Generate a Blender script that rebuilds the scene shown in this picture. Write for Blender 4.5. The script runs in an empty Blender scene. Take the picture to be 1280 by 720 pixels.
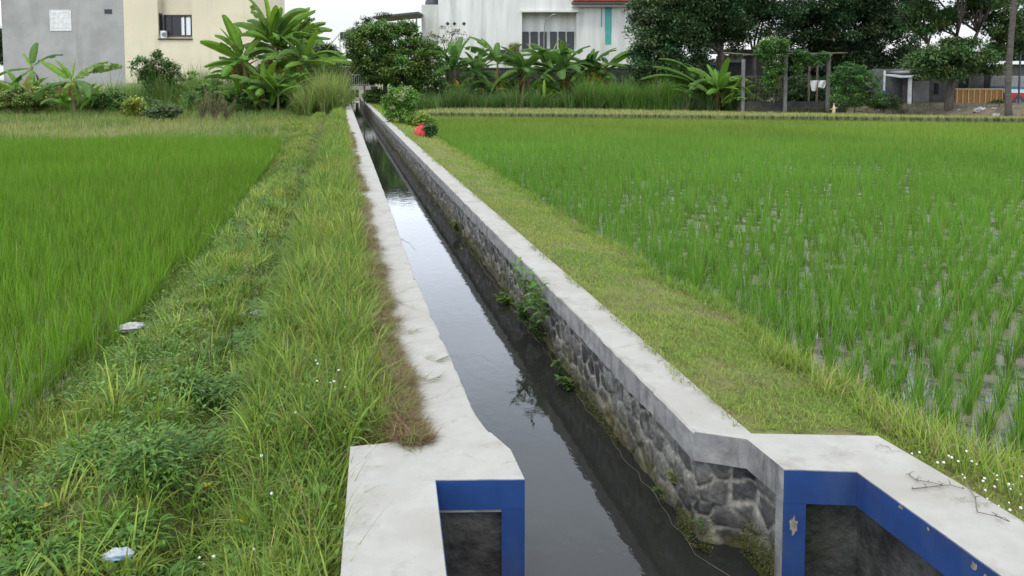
import bpy, math, random
import numpy as np
from mathutils import Vector, Matrix, Euler
R = math.radians
SC = bpy.context.scene
COL = SC.collection
rng = np.random.default_rng(7)
random.seed(7)

# ------------------------------------------------------------------ camera, sky, sun, exposure
F, PITCH, H, W0 = 959.9, R(3.5), 1.768, 1280.0
YAW = math.atan(214 * math.cos(PITCH) / F)
CX, CY = 640.0, 98.5 + F * math.tan(PITCH)
cam_d = bpy.data.cameras.new('camera'); cam = bpy.data.objects.new('camera', cam_d); COL.objects.link(cam)
cam.location = (-.037, -.164, H); cam.rotation_euler = (R(90) - PITCH, 0, -YAW)
cam_d.sensor_width = 36; cam_d.lens = F / W0 * 36; cam_d.shift_y = (CY - 360) / W0
cam_d.clip_start = 0.05; cam_d.clip_end = 3000
SC.camera = cam
SUN_EL, SUN_AZ = R(62), R(215)          # azimuth clockwise from +Y (the canal's direction)
world = bpy.data.worlds.new('World'); SC.world = world; world.use_nodes = True
nt = world.node_tree; nt.nodes.clear()
out = nt.nodes.new('ShaderNodeOutputWorld'); bg = nt.nodes.new('ShaderNodeBackground'); bg.inputs[1].default_value = 0.1
sky = nt.nodes.new('ShaderNodeTexSky'); sky.sky_type = 'NISHITA'; sky.sun_disc = False
sky.sun_elevation = SUN_EL; sky.sun_rotation = SUN_AZ
tc = nt.nodes.new('ShaderNodeTexCoord'); mp = nt.nodes.new('ShaderNodeMapping'); mp.inputs['Scale'].default_value = (1, 1, 3.5)
nz = nt.nodes.new('ShaderNodeTexNoise'); nz.inputs['Scale'].default_value = 2.2; nz.inputs['Detail'].default_value = 6; nz.inputs['Roughness'].default_value = .55
rp = nt.nodes.new('ShaderNodeValToRGB'); rp.color_ramp.elements[0].position = .32; rp.color_ramp.elements[0].color = (.72,) * 3 + (1,)
rp.color_ramp.elements[1].position = .6; rp.color_ramp.elements[1].color = (1, 1, 1, 1)
cl = nt.nodes.new('ShaderNodeValToRGB')                    # overcast deck: brighter overhead than at the horizon
sx = nt.nodes.new('ShaderNodeSeparateXYZ')
cl.color_ramp.elements[0].position = .0; cl.color_ramp.elements[0].color = (.80, .81, .83, 1)
cl.color_ramp.elements[1].position = .8; cl.color_ramp.elements[1].color = (1.3, 1.34, 1.4, 1)
for p_, c_ in ((.09, (.86, .88, .91, 1)), (.16, (2.15, 2.32, 2.58, 1)), (.28, (2.2, 2.42, 2.76, 1)), (.5, (1.75, 1.92, 2.2, 1))): e = cl.color_ramp.elements.new(p_); e.color = c_
mul = nt.nodes.new('ShaderNodeVectorMath'); mul.operation = 'SCALE'; mul.inputs[3].default_value = 11.5
mx = nt.nodes.new('ShaderNodeMix'); mx.data_type = 'RGBA'
L = nt.links.new
L(tc.outputs['Generated'], mp.inputs[0]); L(mp.outputs[0], nz.inputs['Vector']); L(nz.outputs['Fac'], rp.inputs[0])
L(tc.outputs['Generated'], sx.inputs[0]); L(sx.outputs[2], cl.inputs[0]); L(cl.outputs[0], mul.inputs[0])
L(rp.outputs[0], mx.inputs[0]); L(sky.outputs[0], mx.inputs[6]); L(mul.outputs[0], mx.inputs[7])
L(mx.outputs[2], bg.inputs[0]); L(bg.outputs[0], out.inputs[0])
sd = bpy.data.lights.new('sun', 'SUN'); sd.energy = 1.5; sd.angle = R(11); sd.color = (1, .95, .87)
sun = bpy.data.objects.new('sun', sd); COL.objects.link(sun)
dv = Vector((math.sin(SUN_AZ) * math.cos(SUN_EL), math.cos(SUN_AZ) * math.cos(SUN_EL), math.sin(SUN_EL)))
sun.rotation_euler = dv.to_track_quat('Z', 'Y').to_euler(); sun.location = (-10, -10, 40)
SC.view_settings.view_transform = 'Standard'; SC.view_settings.look = 'None'
SC.view_settings.gamma = 1; SC.view_settings.exposure = 0.12; SC.view_settings.use_curve_mapping = False
SC.cycles.max_bounces = 6; SC.cycles.transparent_max_bounces = 4

# ------------------------------------------------------------------ photo geometry -> world points
cth, sth, cp, sp = math.cos(YAW), math.sin(YAW), math.cos(PITCH), math.sin(PITCH)
RH = np.array([cth, -sth, 0]); FH = np.array([sth, cth, 0])
FW = np.array([sth * cp, cth * cp, -sp]); UP = np.array([sth * sp, cth * sp, cp]); CAM = np.array([-.037, -.164, H])
def ray(px, py): return FW + RH * (px - CX) / F - UP * (py - CY) / F
def G(px, py, z=-.35):                     # point of the level z seen at a pixel of the survey
    d = ray(px, py); return CAM + d * ((z - H) / d[2])
def A(px, py, D):                          # point at ground distance D in front of the viewer
    d = ray(px, py); return CAM + d * (D / (d @ FH))
def dist(P): return float((np.asarray(P) - CAM) @ FH)
def proj(P):
    q = np.asarray(P, float) - CAM; w = np.maximum(q @ FW, .01)
    return CX + F * (q @ RH) / w, CY - F * (q @ UP) / w

def hash2(ix, iy, s):
    n = (ix.astype(np.int64) * 374761393 + iy.astype(np.int64) * 668265263 + s * 1442695041) & 0xffffffff
    n = ((n ^ (n >> 13)) * 1274126177) & 0xffffffff
    return ((n ^ (n >> 16)) & 0xffff) / 65535.0
def vnoise(x, y, s=0):
    x = np.asarray(x, float); y = np.asarray(y, float)
    ix = np.floor(x); iy = np.floor(y); fx = x - ix; fy = y - iy
    fx = fx * fx * (3 - 2 * fx); fy = fy * fy * (3 - 2 * fy)
    a = hash2(ix, iy, s); b = hash2(ix + 1, iy, s); c = hash2(ix, iy + 1, s); d = hash2(ix + 1, iy + 1, s)
    return (a * (1 - fx) + b * fx) * (1 - fy) + (c * (1 - fx) + d * fx) * fy
def fbm(x, y, s=0, o=4):
    t = 0; a = .5
    for i in range(o): t = t + a * vnoise(x * 2 ** i, y * 2 ** i, s + i * 17); a *= .5
    return t

# ------------------------------------------------------------------ object helpers
def tag(o, label=None, cat=None, group=None, kind=None):
    if label: o['label'] = label
    if cat: o['category'] = cat
    if group: o['group'] = group
    if kind: o['kind'] = kind
    return o
def thing(name, label, cat, loc=(0, 0, 0), rz=0, group=None):
    o = bpy.data.objects.new(name, None); COL.objects.link(o); o.location = Vector([float(v) for v in loc]); o.rotation_euler = (0, 0, rz)
    o.empty_display_size = .2
    return tag(o, label, cat, group)
def link(name, me, mat=None, parent=None):
    o = bpy.data.objects.new(name, me); COL.objects.link(o)
    if mat and not me.materials: me.materials.append(mat)
    if parent: o.parent = parent
    return o
def raw_mesh(name, V, quads=None, tris=None, col=None, smooth=True, mat=None):
    me = bpy.data.meshes.new(name); V = np.ascontiguousarray(V, np.float32)
    me.vertices.add(len(V)); me.vertices.foreach_set('co', V.ravel())
    nq = 0 if quads is None else len(quads); n3 = 0 if tris is None else len(tris)
    li = np.concatenate([a.ravel() for a in (quads, tris) if a is not None and len(a)]).astype(np.int32)
    ls = np.concatenate([np.arange(nq) * 4, nq * 4 + np.arange(n3) * 3]).astype(np.int32)
    me.loops.add(len(li)); me.loops.foreach_set('vertex_index', li)
    me.polygons.add(nq + n3); me.polygons.foreach_set('loop_start', ls)
    me.polygons.foreach_set('use_smooth', np.full(nq + n3, smooth, bool))
    if col is not None:
        c = np.ones((len(V), 4), np.float32); c[:, :3] = col
        at = me.color_attributes.new('Col', 'FLOAT_COLOR', 'POINT'); at.data.foreach_set('color', c.ravel())
    me.update(calc_edges=True)
    if mat: me.materials.append(mat)
    return me
class MB:                                   # collects simple shapes into one mesh
    def __init__(s): s.v = []; s.f = []
    def add(s, v, f):
        n = len(s.v); s.v += [tuple(float(a) for a in p) for p in v]; s.f += [tuple(i + n for i in q) for q in f]; return s
    def box(s, x0, x1, y0, y1, z0, z1):
        return s.add([(x0, y0, z0), (x1, y0, z0), (x1, y1, z0), (x0, y1, z0), (x0, y0, z1), (x1, y0, z1), (x1, y1, z1), (x0, y1, z1)],
                     [(3, 2, 1, 0), (4, 5, 6, 7), (0, 1, 5, 4), (1, 2, 6, 5), (2, 3, 7, 6), (3, 0, 4, 7)])
    def prism(s, poly, z0, z1):             # counter-clockwise plan
        n = len(poly); f = [tuple(range(n))[::-1], tuple(range(n, 2 * n))]
        f += [(i, (i + 1) % n, n + (i + 1) % n, n + i) for i in range(n)]
        return s.add([(x, y, z0) for x, y in poly] + [(x, y, z1) for x, y in poly], f)
    def tube(s, pts, rad, n=8, cap=True):
        pts = [np.array(p, float) for p in pts]; V = []; m = len(pts)
        if np.isscalar(rad): rad = [rad] * m
        for i, p in enumerate(pts):
            t = pts[min(i + 1, m - 1)] - pts[max(i - 1, 0)]; t /= np.linalg.norm(t) + 1e-9
            a = np.cross(t, (0, 0, 1) if abs(t[2]) < .9 else (1, 0, 0)); a /= np.linalg.norm(a); b = np.cross(t, a)
            V += [p + rad[i] * (a * math.cos(k * 2 * math.pi / n) + b * math.sin(k * 2 * math.pi / n)) for k in range(n)]
        f = [(i * n + k, i * n + (k + 1) % n, (i + 1) * n + (k + 1) % n, (i + 1) * n + k) for i in range(m - 1) for k in range(n)]
        if cap: f += [tuple(range(n))[::-1], tuple(range((m - 1) * n, m * n))]
        return s.add(V, f)
    def build(s, name, mat, parent=None, smooth=False, bevel=0):
        me = bpy.data.meshes.new(name); me.from_pydata(s.v, [], s.f); me.update()
        if smooth: me.polygons.foreach_set('use_smooth', [True] * len(me.polygons))
        o = link(name, me, mat, parent)
        if bevel:
            b = o.modifiers.new('edge', 'BEVEL'); b.width = bevel; b.segments = 2; b.limit_method = 'ANGLE'
        return o

# ------------------------------------------------------------------ materials
def newmat(name):
    m = bpy.data.materials.new(name); m.use_nodes = True; n = m.node_tree
    return m, n, n.nodes['Principled BSDF'], n.nodes.new, n.links.new
def mat_noise(name, c0, c1, scale=4, rough=.8, bump=.2, detail=6, c2=None, scale2=.7, bscale=None, stretch=(1, 1, 1), spec=.3, lo=.35, hi=.65, bdist=.02):
    m, n, b, N, K = newmat(name)
    t = N('ShaderNodeTexCoord'); mp = N('ShaderNodeMapping'); mp.inputs['Scale'].default_value = stretch
    K(t.outputs['Object'], mp.inputs[0])
    z = N('ShaderNodeTexNoise'); z.inputs['Scale'].default_value = scale; z.inputs['Detail'].default_value = detail; z.inputs['Roughness'].default_value = .62
    K(mp.outputs[0], z.inputs['Vector'])
    r = N('ShaderNodeValToRGB'); r.color_ramp.elements[0].position = lo; r.color_ramp.elements[1].position = hi
    r.color_ramp.elements[0].color = (*c0, 1); r.color_ramp.elements[1].color = (*c1, 1)
    K(z.outputs['Fac'], r.inputs[0]); last = r.outputs[0]
    if c2:
        z2 = N('ShaderNodeTexNoise'); z2.inputs['Scale'].default_value = scale2; z2.inputs['Detail'].default_value = 5; K(mp.outputs[0], z2.inputs['Vector'])
        r2 = N('ShaderNodeValToRGB'); r2.color_ramp.elements[0].position = .5; r2.color_ramp.elements[1].position = .68; K(z2.outputs['Fac'], r2.inputs[0])
        x = N('ShaderNodeMix'); x.data_type = 'RGBA'; K(r2.outputs[0], x.inputs[0]); K(last, x.inputs[6]); x.inputs[7].default_value = (*c2, 1); last = x.outputs[2]
    K(last, b.inputs['Base Color']); b.inputs['Roughness'].default_value = rough; b.inputs['Specular IOR Level'].default_value = spec
    if bump:
        z3 = N('ShaderNodeTexNoise'); z3.inputs['Scale'].default_value = bscale or scale * 8; z3.inputs['Detail'].default_value = 5; K(mp.outputs[0], z3.inputs['Vector'])
        bm = N('ShaderNodeBump'); bm.inputs['Strength'].default_value = bump; bm.inputs['Distance'].default_value = bdist
        K(z3.outputs['Fac'], bm.inputs['Height']); K(bm.outputs[0], b.inputs['Normal'])
    return m
def mat_plain(name, c, rough=.6, metal=0, spec=.4):
    return mat_noise(name, tuple(v * .86 for v in c), tuple(min(1, v * 1.1) for v in c), 3, rough, .06, spec=spec)
def mat_leaf(name, trans=.3, rough=.5, spec=.35):
    m, n, b, N, K = newmat(name)
    a = N('ShaderNodeAttribute'); a.attribute_name = 'Col'
    K(a.outputs['Color'], b.inputs['Base Color']); b.inputs['Roughness'].default_value = rough; b.inputs['Specular IOR Level'].default_value = spec
    t = N('ShaderNodeBsdfTranslucent'); h = N('ShaderNodeHueSaturation'); h.inputs['Saturation'].default_value = 1.1; h.inputs['Value'].default_value = 1.25
    h.inputs['Hue'].default_value = .49
    K(a.outputs['Color'], h.inputs['Color']); K(h.outputs[0], t.inputs[0])
    x = N('ShaderNodeMixShader'); x.inputs[0].default_value = trans
    K(b.outputs[0], x.inputs[1]); K(t.outputs[0], x.inputs[2]); K(x.outputs[0], n.nodes['Material Output'].inputs[0])
    return m
def mat_attr(name, rough=.85, bump=.3, bscale=60, spec=.3, bdist=.01):
    m, n, b, N, K = newmat(name)
    a = N('ShaderNodeAttribute'); a.attribute_name = 'Col'
    t = N('ShaderNodeTexCoord'); z = N('ShaderNodeTexNoise'); z.inputs['Scale'].default_value = bscale; z.inputs['Detail'].default_value = 6
    K(t.outputs['Object'], z.inputs['Vector'])
    mm = N('ShaderNodeMapRange'); mm.inputs[1].default_value = .3; mm.inputs[2].default_value = .7; mm.inputs[3].default_value = .65; mm.inputs[4].default_value = 1.35
    K(z.outputs['Fac'], mm.inputs[0])
    v = N('ShaderNodeVectorMath'); v.operation = 'SCALE'; K(a.outputs['Color'], v.inputs[0]); K(mm.outputs[0], v.inputs[3])
    K(v.outputs[0], b.inputs['Base Color']); b.inputs['Roughness'].default_value = rough; b.inputs['Specular IOR Level'].default_value = spec
    bm = N('ShaderNodeBump'); bm.inputs['Strength'].default_value = bump; bm.inputs['Distance'].default_value = bdist
    K(z.outputs['Fac'], bm.inputs['Height']); K(bm.outputs[0], b.inputs['Normal'])
    return m

M = {}
M['concrete'] = mat_noise('weathered concrete', (.285, .277, .25), (.33, .322, .294), 9, .92, .14, c2=(.27, .258, .226), scale2=2.1, bscale=150, bdist=.003, lo=.3, hi=.7)
M['concrete_side'] = mat_noise('darker stained concrete', (.13, .13, .125), (.27, .265, .25), 9, .92, .4, c2=(.2, .2, .19), scale2=3, bscale=60, bdist=.006)  # vertical faces: darker base than the tops, plus streaked stains
def overlay(mt, c, scale, lo, hi, stretch=(1, 1, 1), amount=1.0, crack=False):
    n = mt.node_tree; N = n.nodes.new; K = n.links.new; b = n.nodes['Principled BSDF']; src = b.inputs['Base Color'].links[0].from_socket
    t = N('ShaderNodeTexCoord'); mp = N('ShaderNodeMapping'); mp.inputs['Scale'].default_value = stretch; K(t.outputs['Object'], mp.inputs[0])
    z = N('ShaderNodeTexNoise'); z.inputs['Scale'].default_value = scale; z.inputs['Detail'].default_value = 8; z.inputs['Roughness'].default_value = .68; K(mp.outputs[0], z.inputs['Vector'])
    r = N('ShaderNodeMapRange'); r.inputs[1].default_value = lo; r.inputs[2].default_value = hi; r.inputs[4].default_value = amount; K(z.outputs['Fac'], r.inputs[0]); f = r.outputs[0]
    if crack:
        w = N('ShaderNodeVectorMath'); w.operation = 'MULTIPLY_ADD'; K(z.outputs['Color'], w.inputs[0]); w.inputs[1].default_value = (.5, .5, .5); K(mp.outputs[0], w.inputs[2])
        v = N('ShaderNodeTexVoronoi'); v.feature = 'DISTANCE_TO_EDGE'; v.inputs['Scale'].default_value = crack; K(w.outputs[0], v.inputs['Vector'])
        q = N('ShaderNodeMapRange'); q.inputs[1].default_value = .002; q.inputs[2].default_value = .007; q.inputs[3].default_value = amount; q.inputs[4].default_value = 0; K(v.outputs['Distance'], q.inputs[0])
        z2 = N('ShaderNodeTexNoise'); z2.inputs['Scale'].default_value = 1.3; K(t.outputs['Object'], z2.inputs['Vector']); q2 = N('ShaderNodeMapRange'); q2.inputs[1].default_value = .5; q2.inputs[2].default_value = .56; K(z2.outputs['Fac'], q2.inputs[0])
        mm = N('ShaderNodeMath'); mm.operation = 'MULTIPLY'; K(q.outputs[0], mm.inputs[0]); K(q2.outputs[0], mm.inputs[1]); f = mm.outputs[0]
    x = N('ShaderNodeMix'); x.data_type = 'RGBA'; K(f, x.inputs[0]); K(src, x.inputs[6]); x.inputs[7].default_value = (*c, 1); K(x.outputs[2], b.inputs['Base Color'])
overlay(M['concrete'], (.17, .155, .12), 3.3, .55, .72, amount=.6); overlay(M['concrete'], (.39, .382, .352), 1.9, .56, .72, amount=.45)
overlay(M['concrete'], (.10, .095, .08), 55, .66, .70, amount=.7); overlay(M['concrete'], (.12, .11, .09), 3, 0, 1, amount=.6, crack=.8)
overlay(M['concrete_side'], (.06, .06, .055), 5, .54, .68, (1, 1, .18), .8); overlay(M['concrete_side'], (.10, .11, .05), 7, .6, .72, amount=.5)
M['blue'] = mat_noise('worn blue paint', (.010, .038, .135), (.013, .05, .175), 6, .6, .2, c2=(.018, .038, .12), scale2=2.5, bscale=40, bdist=.004)
overlay(M['blue'], (.045, .06, .10), 3.5, .50, .72, (1, 1, .3), .8); overlay(M['blue'], (.008, .02, .06), 6, .56, .68, (1, 1, .25), .6); overlay(M['blue'], (.17, .15, .12), 26, .69, .705, amount=.9)
M['wear'] = mat_noise('bare worn patch', (.16, .13, .09), (.3, .27, .22), 25, .9, .3)
M['dark_plaster'] = mat_noise('rough dark plaster', (.012, .012, .011), (.062, .06, .055), 7, .7, .7, c2=(.03, .029, .025), scale2=2.2, bscale=25, bdist=.02)  # near-black mottled plaster of the recessed panels
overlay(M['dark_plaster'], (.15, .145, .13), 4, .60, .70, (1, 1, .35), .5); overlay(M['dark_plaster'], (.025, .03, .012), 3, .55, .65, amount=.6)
M['stone'] = mat_attr('rubble stone wall', .85, .5, 45)
M['leaf'] = mat_leaf('leaf', .34, .6, .1)
M['blade'] = mat_leaf('grass blade', .30, .6, .12); M['bankblade'] = mat_leaf('bank grass blade', .30, .5, .2)
M['treeleaf'] = mat_leaf('tree leaf', .22, .5, .3)
M['bark'] = mat_noise('grey brown bark', (.045, .038, .03), (.12, .10, .08), 8, .9, .8, stretch=(1, 1, .25), bscale=20, bdist=.03)
M['palmbark'] = mat_noise('ringed palm trunk', (.05, .045, .038), (.105, .094, .08), 3, .9, .8, stretch=(.6, .6, 6), bscale=4, bdist=.03)
M['bananastem'] = mat_noise('banana stem', (.10, .09, .045), (.17, .17, .07), 3, .7, .3, c2=(.09, .05, .025), scale2=2, stretch=(2, 2, .5))
M['soil'] = mat_noise('soil and thatch', (.05, .055, .022), (.10, .115, .04), 6, .95, .8, c2=(.075, .11, .03), scale2=2.5, bscale=30, bdist=.03)
M['lawn'] = mat_noise('low turf', (.11, .12, .035), (.17, .19, .05), 9, .95, .8, c2=(.14, .11, .06), scale2=2.2, bscale=60, bdist=.02)
M['field_ground'] = mat_noise('field ground', (.09, .10, .03), (.14, .15, .05), .6, .95, .5, c2=(.13, .11, .06), scale2=.2, bscale=5)
M['dirt'] = mat_noise('dry dirt slope', (.10, .08, .055), (.19, .155, .11), 1.6, .95, .9, c2=(.09, .10, .045), scale2=.8, bscale=4, bdist=.15)
M['road'] = mat_noise('grey track', (.18, .17, .16), (.27, .26, .24), 1, .9, .3)

# wet mud of the paddies: puddles where the noise is low
m, n, b, N, K = newmat('wet paddy mud')
t = N('ShaderNodeTexCoord'); z = N('ShaderNodeTexNoise'); z.inputs['Scale'].default_value = 2.4; z.inputs['Detail'].default_value = 7; z.inputs['Roughness'].default_value = .65
K(t.outputs['Object'], z.inputs['Vector'])
r = N('ShaderNodeValToRGB'); r.color_ramp.elements[0].position = .44; r.color_ramp.elements[0].color = (.05, .045, .035, 1)
r.color_ramp.elements[1].position = .56; r.color_ramp.elements[1].color = (.17, .145, .115, 1); K(z.outputs['Fac'], r.inputs[0]); K(r.outputs[0], b.inputs['Base Color'])
r = N('ShaderNodeMapRange'); r.inputs[1].default_value = .45; r.inputs[2].default_value = .55; r.inputs[3].default_value = .04; r.inputs[4].default_value = .5
K(z.outputs['Fac'], r.inputs[0]); K(r.outputs[0], b.inputs['Roughness'])
bm = N('ShaderNodeBump'); bm.inputs['Strength'].default_value = .6; bm.inputs['Distance'].default_value = .02
r2 = N('ShaderNodeMapRange'); r2.inputs[1].default_value = .46; r2.inputs[2].default_value = .75; K(z.outputs['Fac'], r2.inputs[0])
K(r2.outputs[0], bm.inputs['Height']); K(bm.outputs[0], b.inputs['Normal'])
M['mud'] = m
# canal water: dark and silty, lightly rippled
m, n, b, N, K = newmat('dark canal water')
b.inputs['Base Color'].default_value = (.018, .019, .017, 1); b.inputs['Roughness'].default_value = .03; b.inputs['IOR'].default_value = 1.333
b.inputs['Specular IOR Level'].default_value = .5
t = N('ShaderNodeTexCoord'); mp = N('ShaderNodeMapping'); mp.inputs['Scale'].default_value = (1.5, 1.0, 1); mp.inputs['Rotation'].default_value = (0, 0, R(25))
K(t.outputs['Object'], mp.inputs[0])
z = N('ShaderNodeTexNoise'); z.inputs['Scale'].default_value = 6; z.inputs['Detail'].default_value = 4; K(mp.outputs[0], z.inputs['Vector'])
bm = N('ShaderNodeBump'); bm.inputs['Strength'].default_value = .08; bm.inputs['Distance'].default_value = .02
K(z.outputs['Fac'], bm.inputs['Height']); K(bm.outputs[0], b.inputs['Normal'])
M['water'] = m

# ------------------------------------------------------------------ ground, canal bed, water
g = MB()
for x0, x1, y0, y1 in ((-900, .25, 3.2, 78), (1.93, 900, 3.2, 78), (-900, 900, 78, 1500), (-900, -.1, -8, 3.2), (2.45, 900, -8, 3.2), (-900, 900, -60, -8)):
    # left, right, beyond and behind the canal slot
    g.add([(x0, y0, -.5), (x1, y0, -.5), (x1, y1, -.5), (x0, y1, -.5)], [(0, 1, 2, 3)])
tag(g.build('ground', M['field_ground']), kind='structure')
bed = MB().box(-.05, 2.6, -8, 78, -1.3, -1.15).build('canal_bed', M['soil']); tag(bed, kind='structure')
wv = MB().add([(.1, -8, -.58), (2.6, -8, -.58), (2.6, 3.4, -.58), (1.75, 3.4, -.58), (1.75, 78, -.58), (.5, 78, -.58), (.5, 3.4, -.58), (.1, 3.4, -.58)], [tuple(range(8))])
tag(wv.build('canal_water', M['water']), kind='structure')

# ------------------------------------------------------------------ canal walls
def strip_polyline(pts, step):
    res = []
    for (a, b2) in zip(pts[:-1], pts[1:]):
        a = np.array(a, float); b2 = np.array(b2, float); n_ = max(1, int(np.linalg.norm(b2 - a) / step(min(a[1], b2[1]))))
        res += [a + (b2 - a) * i / n_ for i in range(n_)]
    return np.array(res + [np.array(pts[-1], float)])
def coping(name, inner, outer, th, parent, seed):
    # loft of the slab's section between an inner and an outer edge; both edges weathered
    ys = np.concatenate([np.arange(-3, 14, .05), np.arange(14, 30, .2), np.arange(30, 76.1, 1.0)])
    ii = np.array(inner); oo = np.array(outer)
    xi = np.interp(ys, ii[:, 1], ii[:, 0]); xo = np.interp(ys, oo[:, 1], oo[:, 0])
    s = np.sign(xi - xo)
    nick = np.clip(vnoise(ys * 7, ys * 0, seed + 60) - .86, 0, 1) * .16 * (ys < 14)
    j = lambda k, a: (fbm(ys * 5, ys * 0 + k, seed + k) - .47) * a + (vnoise(ys * 25, ys * 0, seed + 9 + k) - .5) * a * .5
    sec = [(xi, -th + j(1, .02)), (xi - s * nick * .7, -.010 - nick * .5 + j(2, .004)), (xi - s * (.010 + nick) + j(3, .008), 0 * ys + j(4, .0015)), (xi * .5 + xo * .5, j(5, .0015)), (xo, j(6, .0015)), (xo, -th + 0 * ys)]
    V = np.stack([np.stack([x + (j(11, .012) if k < 2 else 0), ys, z], 1) for k, (x, z) in enumerate(sec)], 1).reshape(-1, 3)
    n = len(ys); k = len(sec); q = []
    a = np.arange(n - 1)
    for c in range(k):
        d = (c + 1) % k
        q.append(np.stack([a * k + c, a * k + d, (a + 1) * k + d, (a + 1) * k + c], 1))
    me = raw_mesh(name, V, np.concatenate(q), smooth=False)
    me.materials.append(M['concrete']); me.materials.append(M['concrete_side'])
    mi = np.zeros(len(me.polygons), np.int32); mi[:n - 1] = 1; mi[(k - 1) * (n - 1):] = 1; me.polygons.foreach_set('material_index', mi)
    return link(name, me, None, parent)
def stone_face(name, pts, z0, z1, nrm, parent, seed, res):
    P = strip_polyline(pts, res); s = np.concatenate([[0], np.cumsum(np.linalg.norm(np.diff(P, axis=0), axis=1))])
    nzv = 84; zz = np.linspace(z0, z1, nzv)
    S, Z = np.meshgrid(s, zz, indexing='ij')
    ca, cb = .15, .12
    wx = S + (fbm(S * 4, Z * 4, seed) - .5) * .12; wz = Z + (fbm(S * 4, Z * 4, seed + 5) - .5) * .10
    u = wx / ca; v = wz / cb; iu = np.floor(u); iv = np.floor(v)
    f1 = np.full(S.shape, 9.); f2 = f1.copy(); idr = np.zeros(S.shape)
    for du in (-1, 0, 1):
        for dv_ in (-1, 0, 1):
            cu = iu + du; cv = iv + dv_
            px = cu + .15 + .7 * hash2(cu, cv, seed + 1) + .5 * (np.abs(cv) % 2); py = cv + .15 + .7 * hash2(cu, cv, seed + 2)
            d = np.hypot(u - px, v - py); h = hash2(cu, cv, seed + 3)
            cl_ = d < f1; f2 = np.where(cl_, f1, np.minimum(f2, d)); idr = np.where(cl_, h, idr); f1 = np.where(cl_, d, f1)
    e_ = np.clip((f2 - f1) / .35, 0, 1); mort = np.clip((.20 + .40 * (fbm(S * 9, Z * 9, seed + 7) - .5) - (f2 - f1)) / .05, 0, 1)
    disp = .019 * np.sqrt(e_) * (.4 + idr) + .022 * (fbm(S * 14, Z * 14, seed + 8) - .5) - .02
    st = .028 + .095 * idr[..., None] * np.array([1.06, 1, .88]) + (fbm(S * 20, Z * 20, seed + 4) - .5)[..., None] * .10
    mo = np.array([.20, .19, .16]) * (.55 + .9 * fbm(S * 7, Z * 7, seed + 6))[..., None]
    c = st * (1 - mort[..., None]) + mo * mort[..., None]
    lic = np.clip((fbm(S * 6, Z * 6, seed + 20) - .58) * 12, 0, 1)[..., None] * .4; c = c * (1 - lic) + np.array([.26, .26, .24]) * lic
    hz = (Z + .58) / .2; moss = np.clip((1.0 - hz) * 1.2 + (fbm(S * 5, Z * 5, seed + 30) - .5) * 2.5, 0, 1)[..., None] * .75
    mc = np.array([.075, .07, .025]) * (.6 + .9 * vnoise(S * 12, Z * 12, seed + 31))[..., None] + np.array([.06, .035, .01]) * np.clip((fbm(S * 3, Z * 3, seed + 40) - .52) * 6, 0, 1)[..., None]
    c = np.clip(c * (1 - moss) + mc * moss, .012, .6)
    T = np.gradient(P, axis=0); T /= np.linalg.norm(T, axis=1)[:, None] + 1e-9; Nn = np.stack([-T[:, 1], T[:, 0]], 1) * nrm
    V = np.stack([P[:, 0, None] + Nn[:, 0, None] * disp, P[:, 1, None] + Nn[:, 1, None] * disp, Z], -1).reshape(-1, 3)
    a, b2 = np.meshgrid(np.arange(len(P) - 1), np.arange(nzv - 1), indexing='ij'); i0 = (a * nzv + b2).ravel()
    q = np.stack([i0, i0 + nzv, i0 + nzv + 1, i0 + 1], 1)
    return link(name, raw_mesh(name, V, q, col=c.reshape(-1, 3), smooth=True, mat=M['stone']), None, parent)

# right wall
RW = thing('canal_wall', 'right canal wall of dark rubble stone under a pale coping, with a long blue edged arm', 'wall', (1.7, 3, -.58))
RW_inv = Matrix.Translation(-RW.location)
def under(o, root): o.matrix_parent_inverse = Matrix.Translation(-root.location); return o
cop_r = coping('coping', [(1.669, 3.29), (1.669, 80)], [(1.94, 3.29), (1.94, 80)], .15, None, 100)
# coping() runs from y=-3: trim the part before the sluice block
def trim(o, y):
    import bmesh
    bmm = bmesh.new(); bmm.from_mesh(o.data); bmesh.ops.delete(bmm, geom=[v for v in bmm.verts if v.co.y < y], context='VERTS'); bmm.to_mesh(o.data); bmm.free()
trim(cop_r, 3.28); cop_r.parent = RW; under(cop_r, RW)
def slab(name, poly, z0, z1, root, mat_top, mat_side, bevel=.003):
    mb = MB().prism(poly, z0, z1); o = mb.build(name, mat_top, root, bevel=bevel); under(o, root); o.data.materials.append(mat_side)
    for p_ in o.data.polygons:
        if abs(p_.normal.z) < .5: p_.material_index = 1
    return o
def inset_seg(a, b2, d):                     # segment a->b moved d to its left
    a = np.array(a); b2 = np.array(b2); t = (b2 - a) / np.linalg.norm(b2 - a); n_ = np.array([-t[1], t[0]]); return a + n_ * d, b2 + n_ * d
c1, c2_, c3, c4, c5 = (1.669, 3.30), (1.887, 3.167), (1.901, 2.867), (2.209, 2.777), (2.40, -2.5)
slab('arm_top', [c1, c2_, c3, c4, c5, (2.80, -2.5), (2.60, 2.4), (2.539, 3.061), (1.94, 3.22), (1.94, 3.30)], -.15, .002, RW, M['concrete'], M['concrete_side'])
st_r = stone_face('stone_face', [(1.70, 76), (1.70, 12.0), (1.70, 3.31), (1.915, 3.185), (1.93, 2.86)], -1.2, -.145, 1 * -1, RW, 3, lambda y: .0105 if y < 11.9 else .06); under(st_r, RW)
core = MB().prism([(1.99, 3.2), (1.98, 2.92), (2.235, 2.80), (2.425, -2.5), (2.78, -2.5), (2.58, 2.4), (2.52, 3.04), (1.95, 3.2)], -1.2, -.146).build('recessed_panel', M['dark_plaster'], RW); under(core, RW)
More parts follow.
